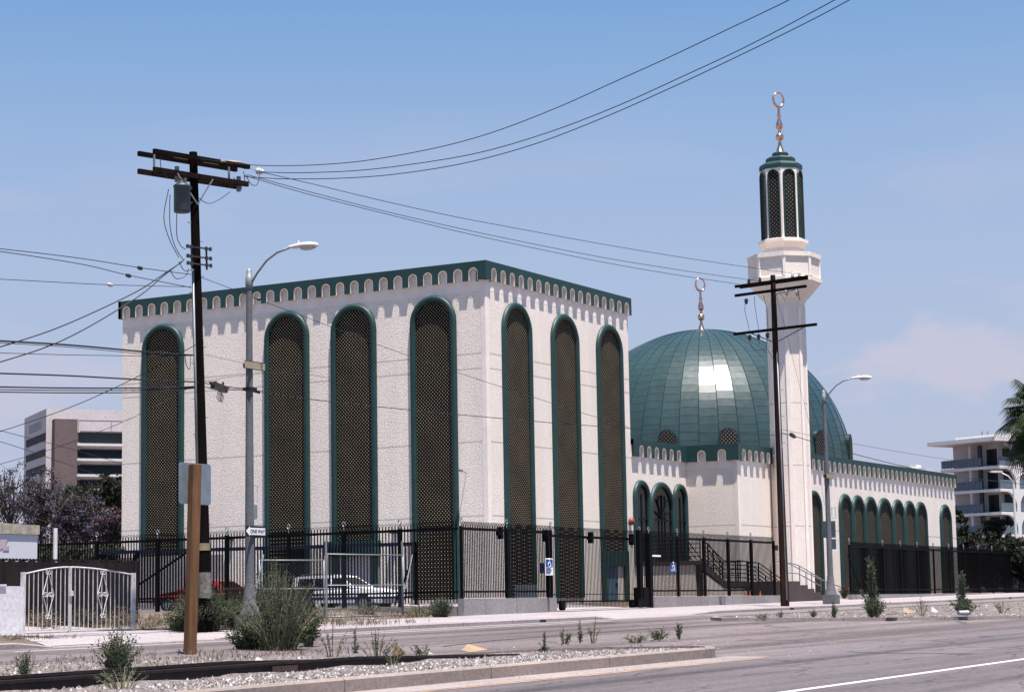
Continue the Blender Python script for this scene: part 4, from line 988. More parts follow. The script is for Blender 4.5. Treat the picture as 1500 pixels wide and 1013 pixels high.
# ---- wires
def spline(P_, n=8):
    out = []
    for i in range(len(P_)-1):
        a = P_[max(i-1,0)]; b = P_[i]; c = P_[i+1]; d = P_[min(i+2, len(P_)-1)]
        for k in range(n): t = k/n; out.append(.5*((2*b)+(c-a)*t+(2*a-5*b+4*c-d)*t*t+(3*b-a-3*c+d)*t**3))
    return out+[P_[-1]]
def wire(pts, r, label, grp='overhead wires', extra=None):
    P_ = spline([V(p) for p in pts]); m = MB(); m.tube(P_, r, 5)
    return solo('overhead_wire', m, M['wire'], label, 'wire', grp)
WZ = radians(-106)
def wpx(lst, p, az): return [onV(x, y, p, az) for x, y in lst]
wire(wpx([(283, 231), (358, 241), (430, 242.6), (500, 239), (560, 231.5), (650, 214), (730, 191), (820, 156), (900, 120), (980, 84), (1060, 46), (1160, -2), (1260, -56)], pm, WZ), .011, 'topmost of the three wires that sweep up across the sky')
wire(wpx([(382, 252), (440, 253), (520, 250), (600, 241), (700, 224), (800, 195), (900, 157), (1000, 112), (1100, 65), (1225, -1), (1300, -42)], pm, WZ), .011, 'middle of the three wires that sweep up across the sky')
wire(wpx([(358, 259), (420, 262), (500, 261), (580, 255), (680, 239), (780, 212), (880, 174), (980, 130), (1080, 83), (1180, 34), (1250, -3), (1320, -42)], pm, WZ), .011, 'lowest of the three wires that sweep up across the sky')
azr = atan2(rm.y-pm.y, rm.x-pm.x)
wire(wpx([(382, 252), (460, 270), (560, 294), (660, 316), (760, 335), (880, 357), (1000, 377), (1098, 391.5), (1190, 404)], pm, azr), .011, 'upper wire between the two wooden utility poles')
wire(wpx([(362, 256), (450, 280), (560, 308.5), (680, 336), (800, 361), (900, 380), (1000, 396), (1078, 407), (1110, 411)], pm, azr), .011, 'middle wire between the two wooden utility poles')
wire(wpx([(358, 257), (450, 284), (560, 312), (680, 341), (800, 367), (900, 387), (1000, 404), (1082, 416)], pm, azr), .011, 'lowest wire between the two wooden utility poles')
def ppx(l): return [onY(x, y, 36.45) for x, y in l]
wire(ppx([(-30, 361), (60, 371), (130, 380), (205, 392), (280, 402)]), .011, 'upper of the two wires with black beads left of the pole')
wire(ppx([(-30, 364), (60, 377), (130, 389), (188, 403), (280, 421)]), .011, 'lower of the two wires with black beads left of the pole')
wire(ppx([(-30, 407), (80, 413), (161, 417), (280, 420)]), .009, 'thin wire with a white bead left of the pole')
wire(ppx([(266, 384), (240, 401), (200, 427), (120, 465), (60, 489), (-20, 514)]), .017, 'upper of the two twisted cables that fall to the left from the pole')
wire(ppx([(270, 380), (238, 405), (200, 436), (120, 484), (60, 511), (-20, 536)]), .017, 'lower of the two twisted cables that fall to the left from the pole')
for ln, r, lb in (([(-20, 498), (100, 505), (212, 515), (283, 520)], .024, 'thick cable at left above the office roof, highest of the level ones'),
    ([(-20, 501), (100, 508), (210, 518), (283, 521)], .009, 'thin wire hugging the highest thick cable at left'),
    ([(-20, 516), (100, 519.5), (210, 521), (283, 520)], .009, 'thin level wire just under the highest thick cable at left'),
    ([(-20, 546), (100, 550), (210, 556), (285, 559)], .021, 'thick cable at left above the office roof, middle of the level ones'),
    ([(-20, 566), (100, 568), (210, 568), (285, 566)], .020, 'upper of the close pair of level cables at left'),
    ([(-20, 570), (100, 571.5), (210, 571), (285, 567)], .013, 'thin cable between the close pair at left'),
    ([(-20, 573.5), (100, 575), (210, 574), (285, 568)], .016, 'lower of the close pair of level cables at left')):
    wire(ppx(ln), r, lb, 'level cables left of the pole')
wire([atR(-20, 638, 66), atR(60, 612, 64), atR(130, 585, 62), atR(210, 547, 60), atR(286, 505, 57)], .012, 'single cable slanting up from the lower left across the office building')
wire([atR(-20, 685, 76), atR(77, 657, 74), atR(150, 630, 73), atR(208, 605, 72), atR(282, 565, 58)], .010, 'thin cable slanting over the office windows to the block')
wire([atR(-20, 625, 120), atR(30, 638, 122), atR(100, 656, 130), atR(190, 682, 140)], .018, 'dark wire falling to the right across the office corner')
wire([atR(-20, 640, 120), atR(40, 659, 122), atR(100, 680, 130), atR(190, 712, 140)], .018, 'dark wire falling to the right just above the violet trees')
wire(ppx([(300, 561), (340, 567), (366, 570), (450, 584), (600, 600), (740, 613), (850, 622), (1000, 632), (1140, 637)]), .013, 'long cable crossing the block from the lamp to the right pole')
wire(ppx([(300, 566), (318, 570), (366, 571)]), .012, 'short cable with the dark splice box left of the lamp')
wire([onY(x, y, 36.4) for x, y in ((294, 406), (337, 422), (380, 439), (460, 469), (560, 507), (672, 546), (733, 566), (830, 597), (925, 627))], .009, 'thin drop wire slanting over the roof edge and window of the block')
wire([onY(x, y, 36.4) for x, y in ((300, 519), (340, 528), (390, 538), (500, 556))], .006, 'very thin wire from the pole towards the tan board on the lamp')
wire([onY(x, y, 36.4) for x, y in ((285, 561), (330, 553), (390, 547), (460, 543))], .006, 'faint wire rising right from the pole across the white wall')
wire([onY(x, y, 36.0) for x, y in ((1143, 634), (1165, 639), (1242, 662), (1330, 684), (1398, 697), (1520, 711))], .018, 'cable running right from the pole past the end of the dome')
wire([onY(x, y, 36.0) for x, y in ((1143, 628), (1242, 648), (1371, 670), (1520, 690))], .009, 'thin wire running right above the hall parapet')
wire([onY(x, y, 36.2) for x, y in ((1137, 430), (1150, 480), (1170, 560), (1190, 640), (1208, 740))], .007, 'thin guy wire slanting down over the minaret shaft')
def bead(px, py, mat, L, r, label, Y=36.45, sl=.1):
    p = onY(px, py, Y); m = MB(); d = V((1, 0, -sl)).normalized(); m.cyl(p-d*L, p-d*L*.5, r*.5, r, 10); m.cyl(p-d*L*.5, p+d*L*.5, r, r, 10); m.cyl(p+d*L*.5, p+d*L, r, r*.5, 10)
    return solo('strain_insulator', m, M[mat], label, 'insulator', 'beads strung on the wires')
bead(205, 392.5, 'insul_dark', .10, .055, 'black bead on the upper wire left of the pole')
bead(188, 403.5, 'insul_dark', .10, .055, 'black bead on the lower wire left of the pole')
bead(161, 417, 'porcelain', .11, .05, 'white bead on the thin wire left of the pole')
bead(379, 438, 'insul_dark', .06, .05, 'dark bead on the drop wire right of the left street lamp', 36.4)
bead(1161, 637.5, 'insul_dark', .30, .10, 'dark cable splice just right of the brown pole', 36.0, .22)
sb = MB(); p = onY(321, 567, 36.4); sb.obox(p, (.30,0,-.05), (0,.08,0), (.0,0,.09)); sb.cyl(p+V((-.45,0,.13)), p+V((-.3,0,.05)), .02, .06); sb.cyl(p+V((.3,0,-.0)), p+V((.46,0,.02)), .06, .02)
for k in (-.16, .18): sb.cyl(p+V((k,0,.06)), p+V((k,0,.17)), .03, n=6)
for k in range(4): sb.tube([p+V((-.05+.04*k,0,-.1)), p+V((-.12+.06*k,0,-.3)), p+V((.0+.05*k,0,-.42)), p+V((.12+.03*k,0,-.25)), p+V((.06,0,-.1))], .008, 4)
solo('splice_box', sb, M['insul_dark'], 'black cable splice box with looped wires hanging right of the left pole', 'splice box')
m = MB(); p = onY(366, 570, 36.0); m.box((p.x-.16, 35.86, p.z-.04), (p.x+.16, 36.14, p.z+.05)); m.cyl(p+V((.15,0,-.02)), p+V((.45,0,-.05)), .045); part('cable_clamp', m, M['black'], L1)
# ---- foreground post with sign
gp = onY(278, 953, 29.8); gp.z = gx(gp.x)+prof(29.8)+.0
ps = thing('sign_post', 'orange brown timber post in the gravel carrying a square grey sign seen from behind', 'sign', gp)
m = MB(); zt_ = onY(284, 680, 29.8).z; tx = onY(286, 700, 29.8).x; m.obox(((gp.x+tx)/2, 29.8, (gp.z-.1+zt_)/2), (.10,-.04,0), (.04,.10,0), ((tx-gp.x)/2,0,(zt_-gp.z+.1)/2)); part('post', m, M['post_wood'], ps)
a = onY(262, 737, 29.95); b_ = onY(309, 680, 29.95); cX = (a.x+b_.x)/2; hz = (b_.z-a.z)/2; w2 = (b_.x-a.x)/2
m = MB(); ro = [(-1,-.9),(-.9,-1),(.9,-1),(1,-.9),(1,.9),(.9,1),(-.9,1),(-1,.9)]; m.prism([(u*w2, v*hz) for u, v in ro], (cX+.0, 29.95, a.z+hz), (1,0,0), (0,0,1), (0,.006,0)); part('panel', m, M['alum'], ps)
# ============================================================ WHITE GATE, WALLS, TRAILER AT LEFT
gz = .0
a, b_ = onY(35, 928, 39.4), onY(193, 922, 39.4); zg0 = a.z+.03
wg = thing('white_gate', 'white double iron gate with arched top and scroll ornaments', 'gate', ((a.x+b_.x)/2, 39.4, zg0))
xm = onY(102, 920, 39.4).x
def topz(x):
    lo, mid = onY(35, 840, 39.4).z, onY(100, 830, 39.4).z
    L0, L1_ = (a.x, xm) if x < xm else (xm, b_.x); t = (x-L0)/(L1_-L0)
    return (lo+(mid-lo)*sin(t*pi/2)) if x < xm else (lo+(mid-lo)*cos(t*pi/2))
for (x0, x1, nb) in ((a.x, xm-.02, 10), (xm+.02, b_.x, 14)):
    m = MB(); pts = [(x0+(x1-x0)*k/14, 39.4, topz(x0+(x1-x0)*k/14)) for k in range(15)]; m.tube(pts, .022, 6)
    m.beam((x0, 39.4, zg0+.06), (x1, 39.4, zg0+.06), .035, .04)
    for x in (x0, x1): m.beam((x, 39.4, zg0), (x, 39.4, topz(x)), .05, .05, up=V((1,0,0)))
    lf = part('gate_leaf', m, M['white_iron'], wg)
    m = MB()
    for k in range(1, nb): x = x0+(x1-x0)*k/nb; m.beam((x, 39.4, zg0+.06), (x, 39.4, topz(x)), .018, .018, up=V((1,0,0)))
    part('bars', m, M['white_iron'], lf)
    cx_, cz = (x0+x1)/2, zg0+1.02; m = MB()
    for s in (-1, 1):
        m.tube([(cx_, 39.36, cz+.62), (cx_+s*.10, 39.36, cz+.3), (cx_+s*.22, 39.36, cz), (cx_+s*.10, 39.36, cz-.3), (cx_, 39.36, cz-.62)], .012, 5)
        for zz in (-.6, 0, .6): m.tube([(cx_+s*(.05+.05*cos(t))+.0, 39.36, cz+zz+.05*sin(t)) for t in [k*pi/4 for k in range(8)]], .010, 4, closed=True)
        m.tube([(cx_+s*(.11+.07*cos(t)), 39.36, cz+.06*sin(t)) for t in [k*pi/4 for k in range(8)]], .010, 4, closed=True)
    part('scroll', m, M['white_iron'], lf)
m = MB(); m.box((xm-.07, 39.33, zg0+.98), (xm+.07, 39.38, zg0+1.12)); part('latch', m, M['white_iron'], wg)
for x in (a.x-.05, b_.x+.06):
    m = MB(); m.box((x-.05, 39.35, zg0-.2), (x+.05, 39.45, topz(min(max(x,a.x),b_.x))+.05)); part('gate_post', m, M['white_iron'], wg)
w0, w1 = onY(-60, 858, 39.4), onY(33, 858, 39.4)
m = MB(); m.box((w0.x-14, 39.3, .4), (w1.x-.06, 39.5, w1.z)); m.box((w0.x-14, 39.26, w1.z), (w1.x-.75, 39.54, w1.z+.05)); solo('white_wall', m, M['white_wall'], 'low white painted block wall left of the white gate', 'wall')
zf = onY(100, 822, 42.5).z; xe = onY(196, 822, 42.5).x
m = MB(); x = xe-30; k = 0
while x < xe: m.box((x, 42.5+.001*(k%2), .6), (x+.135, 42.53+.001*(k%2), zf+.03*((k*7)%3)-.02)); m.box((x+.02, 42.501, zf), (x+.115, 42.528, zf+.07)); x += .14; k += 1
bf = solo('board_fence', m, M['fence_wood'], 'near black wooden board fence behind the white gate', 'fence')
m = MB(); m.box((xe, 42.45, .8), (xe+.16, 42.6, zf+.05)); solo('fence_post', m, M['fence_wood'], 'black end post of the board fence beside the weeds', 'post')
t1 = onY(55, 768, 47); t0 = onY(-150, 760, 47); zb_ = onY(55, 832, 47).z
tr_ = thing('trailer', 'white box trailer with a dirty tan roof edge behind the black boards', 'trailer', (t1.x-3, 48, 1.2))
m = MB(); m.box((t0.x-2, 47, 1.6), (t1.x, 49.4, t1.z-.32))
part('body', m, M['trailer'], tr_)
m = MB(); n = 8; pr_ = [(t0.x-2.05, t1.z-.319)]+[(t0.x-2.05+(t1.x+.05-(t0.x-2.05))*k/n, t1.z-.02+.10*sin(pi*(.5+.5*k/n))) for k in range(n+1)]+[(t1.x+.05, t1.z-.319)]
m.prism(pr_, (0,46.95,0), (1,0,0), (0,0,1), (0,2.5,0)); part('roof', m, M['trailer_tan'], tr_)
m = MB(); e0 = onY(0, 788, 47); e1 = onY(13, 805, 47)
m.prism([(e0.x, e1.z), (e0.x, e0.z), (e1.x-.05, e0.z-.02), (e0.x+.2, e1.z+.1)], (0,46.99,0), (1,0,0), (0,0,1), (0,-.004,0)); m.box((e0.x+.12, 46.985, e1.z-.02), (e1.x, 46.99, e1.z+.12)); part('faded_emblem', m, plain('faded violet print', (.42,.33,.38), .8), tr_)
for xx in (e0.x-.6, e0.x-1.4): 
    m = MB(); m.cyl((xx, 46.98, 1.55), (xx, 47.2, 1.55), .4, n=16); part('wheel', m, M['black'], tr_)
# ---- chain link panels
def chain(p, q, h, z, label, lean=0):
    p, q = V((*p, z)), V((*q, z)); d = (q-p).normalized(); L = (q-p).length; n_ = V((-d.y, d.x, 0)); up_ = (V((0,0,1))+n_*lean).normalized()
    o = thing('chain_link_panel', label, 'fence', (p+q)/2, 'loose chain link panels')
    m = MB(); c = [p, q, q+up_*h, p+up_*h]
    for a, b in ((0,1), (1,2), (2,3), (3,0)): m.tube([c[a], c[b]], .024, 6)
    m.tube([p+up_*h*.5, q+up_*h*.5], .022, 6); part('frame', m, M['galv'], o)
    m = MB(); s = .13; k = int((L+h)/s)
    for i in range(k):
        u = i*s
        a0 = (min(u, L), max(0, u-L)); a1_ = (max(0, u-h), min(u, h))
        m.beam(p+d*a0[0]+up_*a0[1], p+d*a1_[0]+up_*a1_[1], .003, .003); m.beam(p+d*(L-a0[0])+up_*a0[1], p+d*(L-a1_[0])+up_*a1_[1], .003, .003)
    part('wire_mesh', m, M['transformer'], o)
zc_ = G(60, 42)+.08
A_ = onY(479, 900, 41.6); B_ = onY(591, 900, 41.2)
chain((A_.x, 41.6), (B_.x, 41.2), onY(479, 811, 41.6).z-zc_, zc_, 'chain link panel standing in front of the white station wagon')
A2 = onY(394, 890, 42.2)
chain((A2.x, 42.6), (A_.x-.1, 41.65), onY(440, 820, 42).z-zc_, zc_, 'chain link panel behind the tall grey green weed')
for px, lb in ((478, 'bare steel post between the two chain link panels'), (590, 'bare steel post at the right end of the chain link panels')):
    p = onY(px, 900, 41.3); m = MB(); m.cyl((p.x, 41.3, zc_-.1), (p.x, 41.3, onY(px, 792, 41.3).z), .04, n=8); solo('steel_post', m, M['galv'], lb, 'post')
m = MB(); m.cyl(onY(594, 862, 41.2), onY(604, 812, 41.2), .03, n=6); solo('loose_pipe', m, M['galv'], 'short steel pipe leaning at the right end of the chain link panels', 'pipe')
m = MB(); m.cyl(onY(372, 880, 41), onY(386, 812, 41), .03, n=6); solo('loose_pipe', m, M['galv'], 'steel pipe leaning beside the left street lamp', 'pipe')
# ============================================================ VEHICLES
def car(label, loc, rz, paint, kind, name):
    o = thing(name, label, 'car', loc)
    o.rotation_euler = (0, 0, 0)
    R_ = Matrix.Rotation(rz, 4, 'Z'); T = Matrix.Translation(V(loc))@R_
    def bld(nm, mb, mats, par, sm=True):
        mb.v = [tuple(T@V(v)) for v in mb.v]; return part(nm, mb, mats, par)
    W = .84
    belt = .84
    if kind == 'wagon': roof = [(-2.28, .86), (-2.18, 1.34), (-2.0, 1.42), (-.2, 1.45), (.15, 1.40), (.95, .90)]; body = [(-2.36, .28), (-2.40, .55), (-2.34, .88), (.95, .92), (1.6, .86), (2.28, .76), (2.38, .55), (2.34, .26)]
    else: roof = [(-1.75, .88), (-1.05, 1.30), (-.75, 1.36), (-.05, 1.37), (.2, 1.32), (.95, .88)]; body = [(-2.20, .28), (-2.24, .55), (-2.15, .88), (-1.7, .92), (.95, .90), (1.55, .82), (2.15, .70), (2.24, .5), (2.2, .26)]
    m = MB()
    def arch_pts(cx): return [(cx+.37*cos(a), .26+.37*sin(a)+.05) for a in [pi*k/8 for k in range(0, 9)]]
    low = [p for cx in (1.42, -1.38) for p in arch_pts(cx)]
    poly = body+low
    n = len(poly); ins_ = []
    vs = []
    for s in (-1, 1):
        for x, z in poly: vs.append((x*(1 if abs(x) < 2.0 else .995), s*(W-.05*max(0, (z-.6)/.3)-(.10 if abs(x) > 2.1 else 0)), z))
    m.add(vs, [tuple(range(n)), tuple(range(2*n-1, n-1, -1))]+[(i, (i+1)%n, n+(i+1)%n, n+i) for i in range(n)])
    bd = bld('body', m, paint, o)
    m = MB(); n = len(roof); vs = []
    for s in (-1, 1):
        for x, z in roof: vs.append((x, s*(W-.06-.20*max(0, (z-.86)/.6)), z))
    m.add(vs, [tuple(range(n)), tuple(range(2*n-1, n-1, -1))]+[(i, (i+1)%n, n+(i+1)%n, n+i) for i in range(n)])
    cb = bld('cabin', m, paint, o)
    # side windows
    segs = [(-1.95, -1.15), (-1.08, -.30), (-.22, .62)] if kind == 'wagon' else [(-1.05, -.32), (-.24, .60)]
    for s in (-1, 1):
        for k, (x0, x1) in enumerate(segs):
            yb_ = lambda z: s*(W-.06-.20*(z-.86)/.6+.006)
            z0, z1 = .93, 1.33 if kind == 'wagon' else 1.27
            xt1 = x1-(.40 if x1 > .5 else 0); xt0 = x0+(.28 if (kind != 'wagon' and k == 0) else 0.05 if k == 0 else 0); 
            if kind != 'wagon' and k == 0: x0 -= .25
            m = MB(); q = [(x0, yb_(z0), z0), (x1, yb_(z0), z0), (xt1, yb_(z1), z1), (xt0, yb_(z1), z1)]; m.add(q, [(0,1,2,3)]); bld('side_window', m, M['glass'], o)
    def scr(p, q, nm):   # windscreen between roof pts
        (x0, z0), (x1, z1) = p, q; nrm = V((-(z1-z0), 0, (x1-x0))).normalized()*.006
        if nrm.x*(1 if x0 > 0 else -1) < 0: nrm = -nrm
        m = MB(); f0, f1 = .12, .9; vs = []
        for f in (f0, f1):
            x, z = x0+(x1-x0)*f, z0+(z1-z0)*f; w_ = W-.06-.20*max(0, (z-.86)/.6)-.09
            vs += [(x+nrm.x, -w_, z+nrm.z), (x+nrm.x, w_, z+nrm.z)]
        m.add(vs, [(0,1,3,2)]); bld(nm, m, M['glass'], o)
    scr(roof[-1], roof[-2], 'windscreen'); scr(roof[0], roof[1], 'rear_window')
    for cx in (1.42, -1.38):
        for s in (-1, 1):
            m = MB(); m.cyl((cx, s*(W-.2), .31), (cx, s*(W+.0), .31), .31, n=18); wh = bld('wheel', m, M['black'], o)
            m = MB(); m.cyl((cx, s*(W+.0), .31), (cx, s*(W+.012), .31), .18, n=14); bld('rim', m, M['galv'], wh)
    for e, nm in ((1, 'headlight'), (-1, 'tail_light')):
        for s in (-1, 1):
            m = MB(); x = 2.33 if e > 0 else -2.38
            if kind != 'wagon': x = 2.2*e
            m.box((x-.02, s*.48-.14, .56), (x+.03, s*.48+.14, .72)); bld(nm, m, M['lens'] if e > 0 else M['red_plastic'], o)
    for e in (1, -1):
        m = MB(); x = e*(2.40 if kind == 'wagon' else 2.26); m.box((x-.07, -.80, .36), (x+.07, .80, .52)); bld('bumper', m, M['galv'], o)
    m = MB(); m.box((-1.9, W-.005, .50), (2.0, W+.012, .54)); m.box((-1.9, -W-.012, .50), (2.0, -W+.005, .54)); bld('trim_strip', m, M['black'], o)
    if kind == 'wagon':
        m = MB()
        for s in (-.5, .5): m.beam((-1.9, s, 1.50), (-.3, s, 1.50), .03, .03); m.beam((-1.8, s, 1.42), (-1.8, s, 1.5), .03, .03, up=V((1,0,0))); m.beam((-.4, s, 1.42), (-.4, s, 1.5), .03, .03, up=V((1,0,0)))
        bld('roof_rack', m, M['galv'], o)
wp = NT('white car paint', .3, (.72,.72,.75), 0, .5); rp_ = NT('red car paint', .3, (.19,.02,.018), 0, .5)
pc = onX(512, 880, 71.5)
car('white station wagon parked behind the chain link panel', (71.5, 49.1, G(71.5, 49)-.1), radians(-90), wp.m, 'wagon', 'parked_car')
car('dark red hatchback parked behind the wooden utility pole', (71.5, onX(300, 880, 71.5).y, G(71.5, 56)-.05), radians(90), rp_.m, 'hatch', 'parked_car')
m = MB(); p = onY(422, 890, 43.2); q = onY(387, 862, 43.2)
dz0 = G(p.x, 43)+.02
m.prism([(q.x, dz0+.1), (q.x-.15, q.z), (q.x+3.0, q.z+.05), (q.x+2.55, dz0+.1)], (0,43.2,0), (1,0,0), (0,0,1), (0,1.5,0)); m.box((q.x-.2, 43.1, q.z), (q.x+3.1, 44.8, q.z+.08))
dmp = solo('dumpster', m, plain('dark maroon steel', (.06,.022,.022), .6, var=.3), 'dark maroon steel skip behind the tall grey green weed', 'dumpster')
# ============================================================ BACKGROUND BUILDINGS
def frame(C0, az_u, az_v):
    u = V((cos(az_u), sin(az_u), 0)); v = V((cos(az_v), sin(az_v), 0))
    return lambda a, b, z: V((C0.x, C0.y, 0))+u*a+v*b+V((0,0,z))
def fbox(m, P, u0, u1, v0, v1, z0, z1, mi=0):
    vs = [P(u, v, z) for z in (z0, z1) for v in (v0, v1) for u in (u0, u1)]
    m.add(vs, [(0,2,3,1),(4,5,7,6),(0,1,5,4),(1,3,7,5),(3,2,6,7),(2,0,4,6)], mi)
R0 = 190; C0 = atR(68, 598, R0); AU, AV = radians(-36), radians(54); OP = frame(C0, AU, AV)
u_of = lambda px, py: (onV(px, py, C0, AU)-C0).dot(V((cos(AU), sin(AU), 0)))
v_of = lambda px, py: (onV(px, py, C0, AV)-C0).dot(V((cos(AV), sin(AV), 0)))
zo = lambda py, px=120: onV(px, py, C0, AU).z
ofc = thing('office_building', 'pale multistorey office building with dark window bands and a brown stair tower', 'building', (C0.x, C0.y, 1.0))
UE, VE = 26, v_of(36, 605); ZR = C0.z
m = MB(); fbox(m, OP, 0, UE, 0, VE, 1, ZR); part('wall', m, M['office'], ofc)
m = MB(); fbox(m, OP, .15, UE, .15, VE-.15, ZR+.003, ZR+.02); part('roof', m, M['roof'], ofc)
ut0, ut1 = u_of(76, 650), u_of(109, 650)
m = MB(); fbox(m, OP, ut0, ut1, -1.2, -.002, 1, zo(615, 92)); part('stair_tower', m, M['office_brown'], ofc)
uw0 = u_of(114, 650)
for (ya, yb2) in ((633, 648), (658.5, 670), (681, 693), (703, 714), (725, 736)):
    f = MB(); fbox(f, OP, uw0-.2, UE+.0, -.05, .0-.002, zo(yb2+1.5), zo(ya-1.5)); w_ = part('window_band', f, M['office_brown'], ofc)
    f = MB(); fbox(f, OP, uw0, UE-.1, -.09, -.052, zo(yb2), zo(ya)); part('pane', f, M['far_glass'], w_)
    f = MB(); fbox(f, OP, uw0-.2, UE, -.55, -.003, zo(yb2+5), zo(yb2+1.6)); part('sill', f, M['ledge'], w_)
    f = MB(); fbox(f, OP, ut1+.3, ut1+.5, -.06, -.003, zo(yb2+5), zo(ya-2)); part('joint', f, M['office'], w_)
m = MB()
for k in range(8): fbox(m, OP, uw0+3*k, uw0+3*k+.06, -.02, -.001, zo(631), zo(615))
fbox(m, OP, uw0, UE, -.02, -.0012, zo(615.3), zo(614.7)); fbox(m, OP, uw0, UE, -.0201, -.0013, zo(631.3), zo(630.6)); part('panel_joint', m, M['concrete'], ofc)
zl = lambda py, px: onV(px, py, C0, AV).z
for (pa, pb_, ya, yb2) in ((60.5, 43, 619, 631), (67, 39, 639, 650), (67, 39, 662, 672), (67, 39, 684, 694)):
    f = MB(); fbox(f, OP, -.05, -.002, v_of(pa, 640), v_of(pb_, 640), zl(yb2, 53), zl(ya, 53)); part('side_window', f, M['far_glass'] if ya > 630 else M['galv'], ofc)
m = MB(); fbox(m, OP, 1.5, 2.3, VE+.002, VE+1.2, 1, zl(626, 34)); part('duct', m, M['office_brown'], ofc)
# apartment block, far right
R1 = 240; C1 = atR(1461, 640, R1); A1, A2_ = radians(66), radians(-24); AP = frame(C1, A1, A2_)
za = lambda py: atR(1461, py, R1).z
apt = thing('apartment_building', 'four storey apartment block with open galleries and white scalloped balcony edges', 'building', (C1.x, C1.y, 2))
L_ = (onV(1378, 690, C1, A1)-C1).dot(V((cos(A1), sin(A1), 0)))
fl = [za(y) for y in (782, 749, 715, 681, 645)]
m = MB(); fbox(m, AP, 1.7, L_-.3, 1.9, 22, 2, fl[-1]); part('wall', m, M['apt'], apt)
for i, z in enumerate(fl):
    s = MB()
    if i < 4: fbox(s, AP, -.1, L_, 0, 22, z-.32, z); part('gallery_slab', s, M['apt_white'], apt)
    else: fbox(s, AP, -.5, L_+.9, -1.1, 22, z-.02, z+.42); part('roof', s, M['apt_white'], apt); s = MB(); fbox(s, AP, 0, 7, .8, 22, z+.43, z+.85); part('roof_parapet', s, M['apt_white'], apt)
for i in range(4):
    z = fl[i]; h = fl[i+1]-fl[i]
    s = MB(); fbox(s, AP, 2.6, L_-.1, .03, .09, z+.1, z+1.0); fbox(s, AP, .02, .08, .15, 22, z+.1, z+1.0); part('balcony_screen', s, M['apt_rail'], apt)
    s = MB()
    for k in range(12): fbox(s, AP, 2.6+k*(L_-2.8)/12, 2.66+k*(L_-2.8)/12, -.0, .028, z+.001, z+1.05)
    part('rail_post', s, M['apt_rail'], apt)
    for pxd, wd in ((1456, .6), (1477, .8)):
        ud = max(1.8, (onV(pxd, 700, C1+V((cos(A2_), sin(A2_), 0))*1.9, A1)-C1).dot(V((cos(A1), sin(A1), 0))))
        s = MB(); fbox(s, AP, ud, ud+wd*1.5, 1.86, 1.898, z+.02, z+2.05); part('doorway', s, M['apt_dark'], apt)
    ud = (onV(1437, 700, C1, A1)-C1).dot(V((cos(A1), sin(A1), 0)))
    s = MB(); fbox(s, AP, ud, ud+.45, .12, .4, z+.01, z+h-.33); part('dividing_wall', s, M['apt_dark'], apt)
    s = MB(); fbox(s, AP, L_-4.5, L_-4.2, 0.1, 1.899, z+.01, z+h-.33); part('dividing_wall', s, M['apt'], apt)
    for k in range(4):
        s = MB(); fbox(s, AP, 1.66, 1.698, 1.9+k*5.2+.8, 1.9+k*5.2+2.8, z+.02, z+2.1); part('doorway', s, M['apt_dark'], apt)
    for k in range(4):   # flared columns
        vc = 3.0+6.0*k; zt = z+h-.318; r = min(1.7, h-.8); K = 7
        lft = [(vc-.28-r+r*sin(pi/2*j/K)*1.0, zt-r+r*cos(pi/2*j/K)) for j in range(K+1)]
        poly = [(vc-.28, z+.002)]+[(x, y) for x, y in reversed(lft)]+[(2*vc-x, y) for x, y in lft]+[(vc+.28, z+.002)]
        s = MB(); n = len(poly); vs = [AP(-.10, a, b) for a, b in poly]+[AP(.28, a, b) for a, b in poly]
        s.add(vs, [tuple(range(n)), tuple(range(2*n-1, n-1, -1))]+[(i2, (i2+1)%n, n+(i2+1)%n, n+i2) for i2 in range(n)]); part('flared_column', s, M['apt_white'], apt)
s = MB(); 
for a_ in (0, .8): q = AP(4+a_, 3, fl[-1]+.4); s.cyl(q, q+V((0,0,1.1)), .08, n=6)
s.obox(AP(4.4, 3, fl[-1]+.9), (.8,0,0), (0,.3,0), (0,0,.12)); part('roof_vent', s, M['galv'], apt)
# rooftop units seen over the hall parapet
for px, w2, lb in ((1334, .9, 'small white rooftop unit behind the hall parapet'), (1350, 1.6, 'low white rooftop box just right of the small unit')):
    p = atR(px, 690, 150); s = MB(); s.box((p.x-w2*.6, p.y-.6, p.z-1.5), (p.x+w2*.6, p.y+.6, atR(px, 681 if px < 1340 else 686, 150).z)); s.box((p.x-w2*.4, p.y-.4, p.z-8.5), (p.x+w2*.4, p.y+.4, p.z-1.501))
    solo('rooftop_unit', s, M['apt_white'], lb, 'rooftop unit')
# background street lamp with two arms
p = atR(1489, 800, 170); zt2 = atR(1486, 706, 170).z
bl_ = thing('street_lamp', 'distant double armed street lamp before the apartment block', 'street lamp', (p.x, p.y, 2.5))
m = MB(); m.cyl((p.x, p.y, 2.5), (p.x, p.y, zt2), .13, .09, 8); part('pole', m, M['lamp_white'], bl_)
for s in (-1, 1):
    t = Rt*s; q = V((p.x, p.y, zt2)); m = MB(); m.tube([q, q+t*.4+V((0,0,.5)), q+t*1.0+V((0,0,.8))], .05, 6); m.obox(q+t*1.35+V((0,0,.85)), t*.45, V((.1,.1,0)), V((0,0,.07))); part('arm', m, M['lamp_white'], bl_)

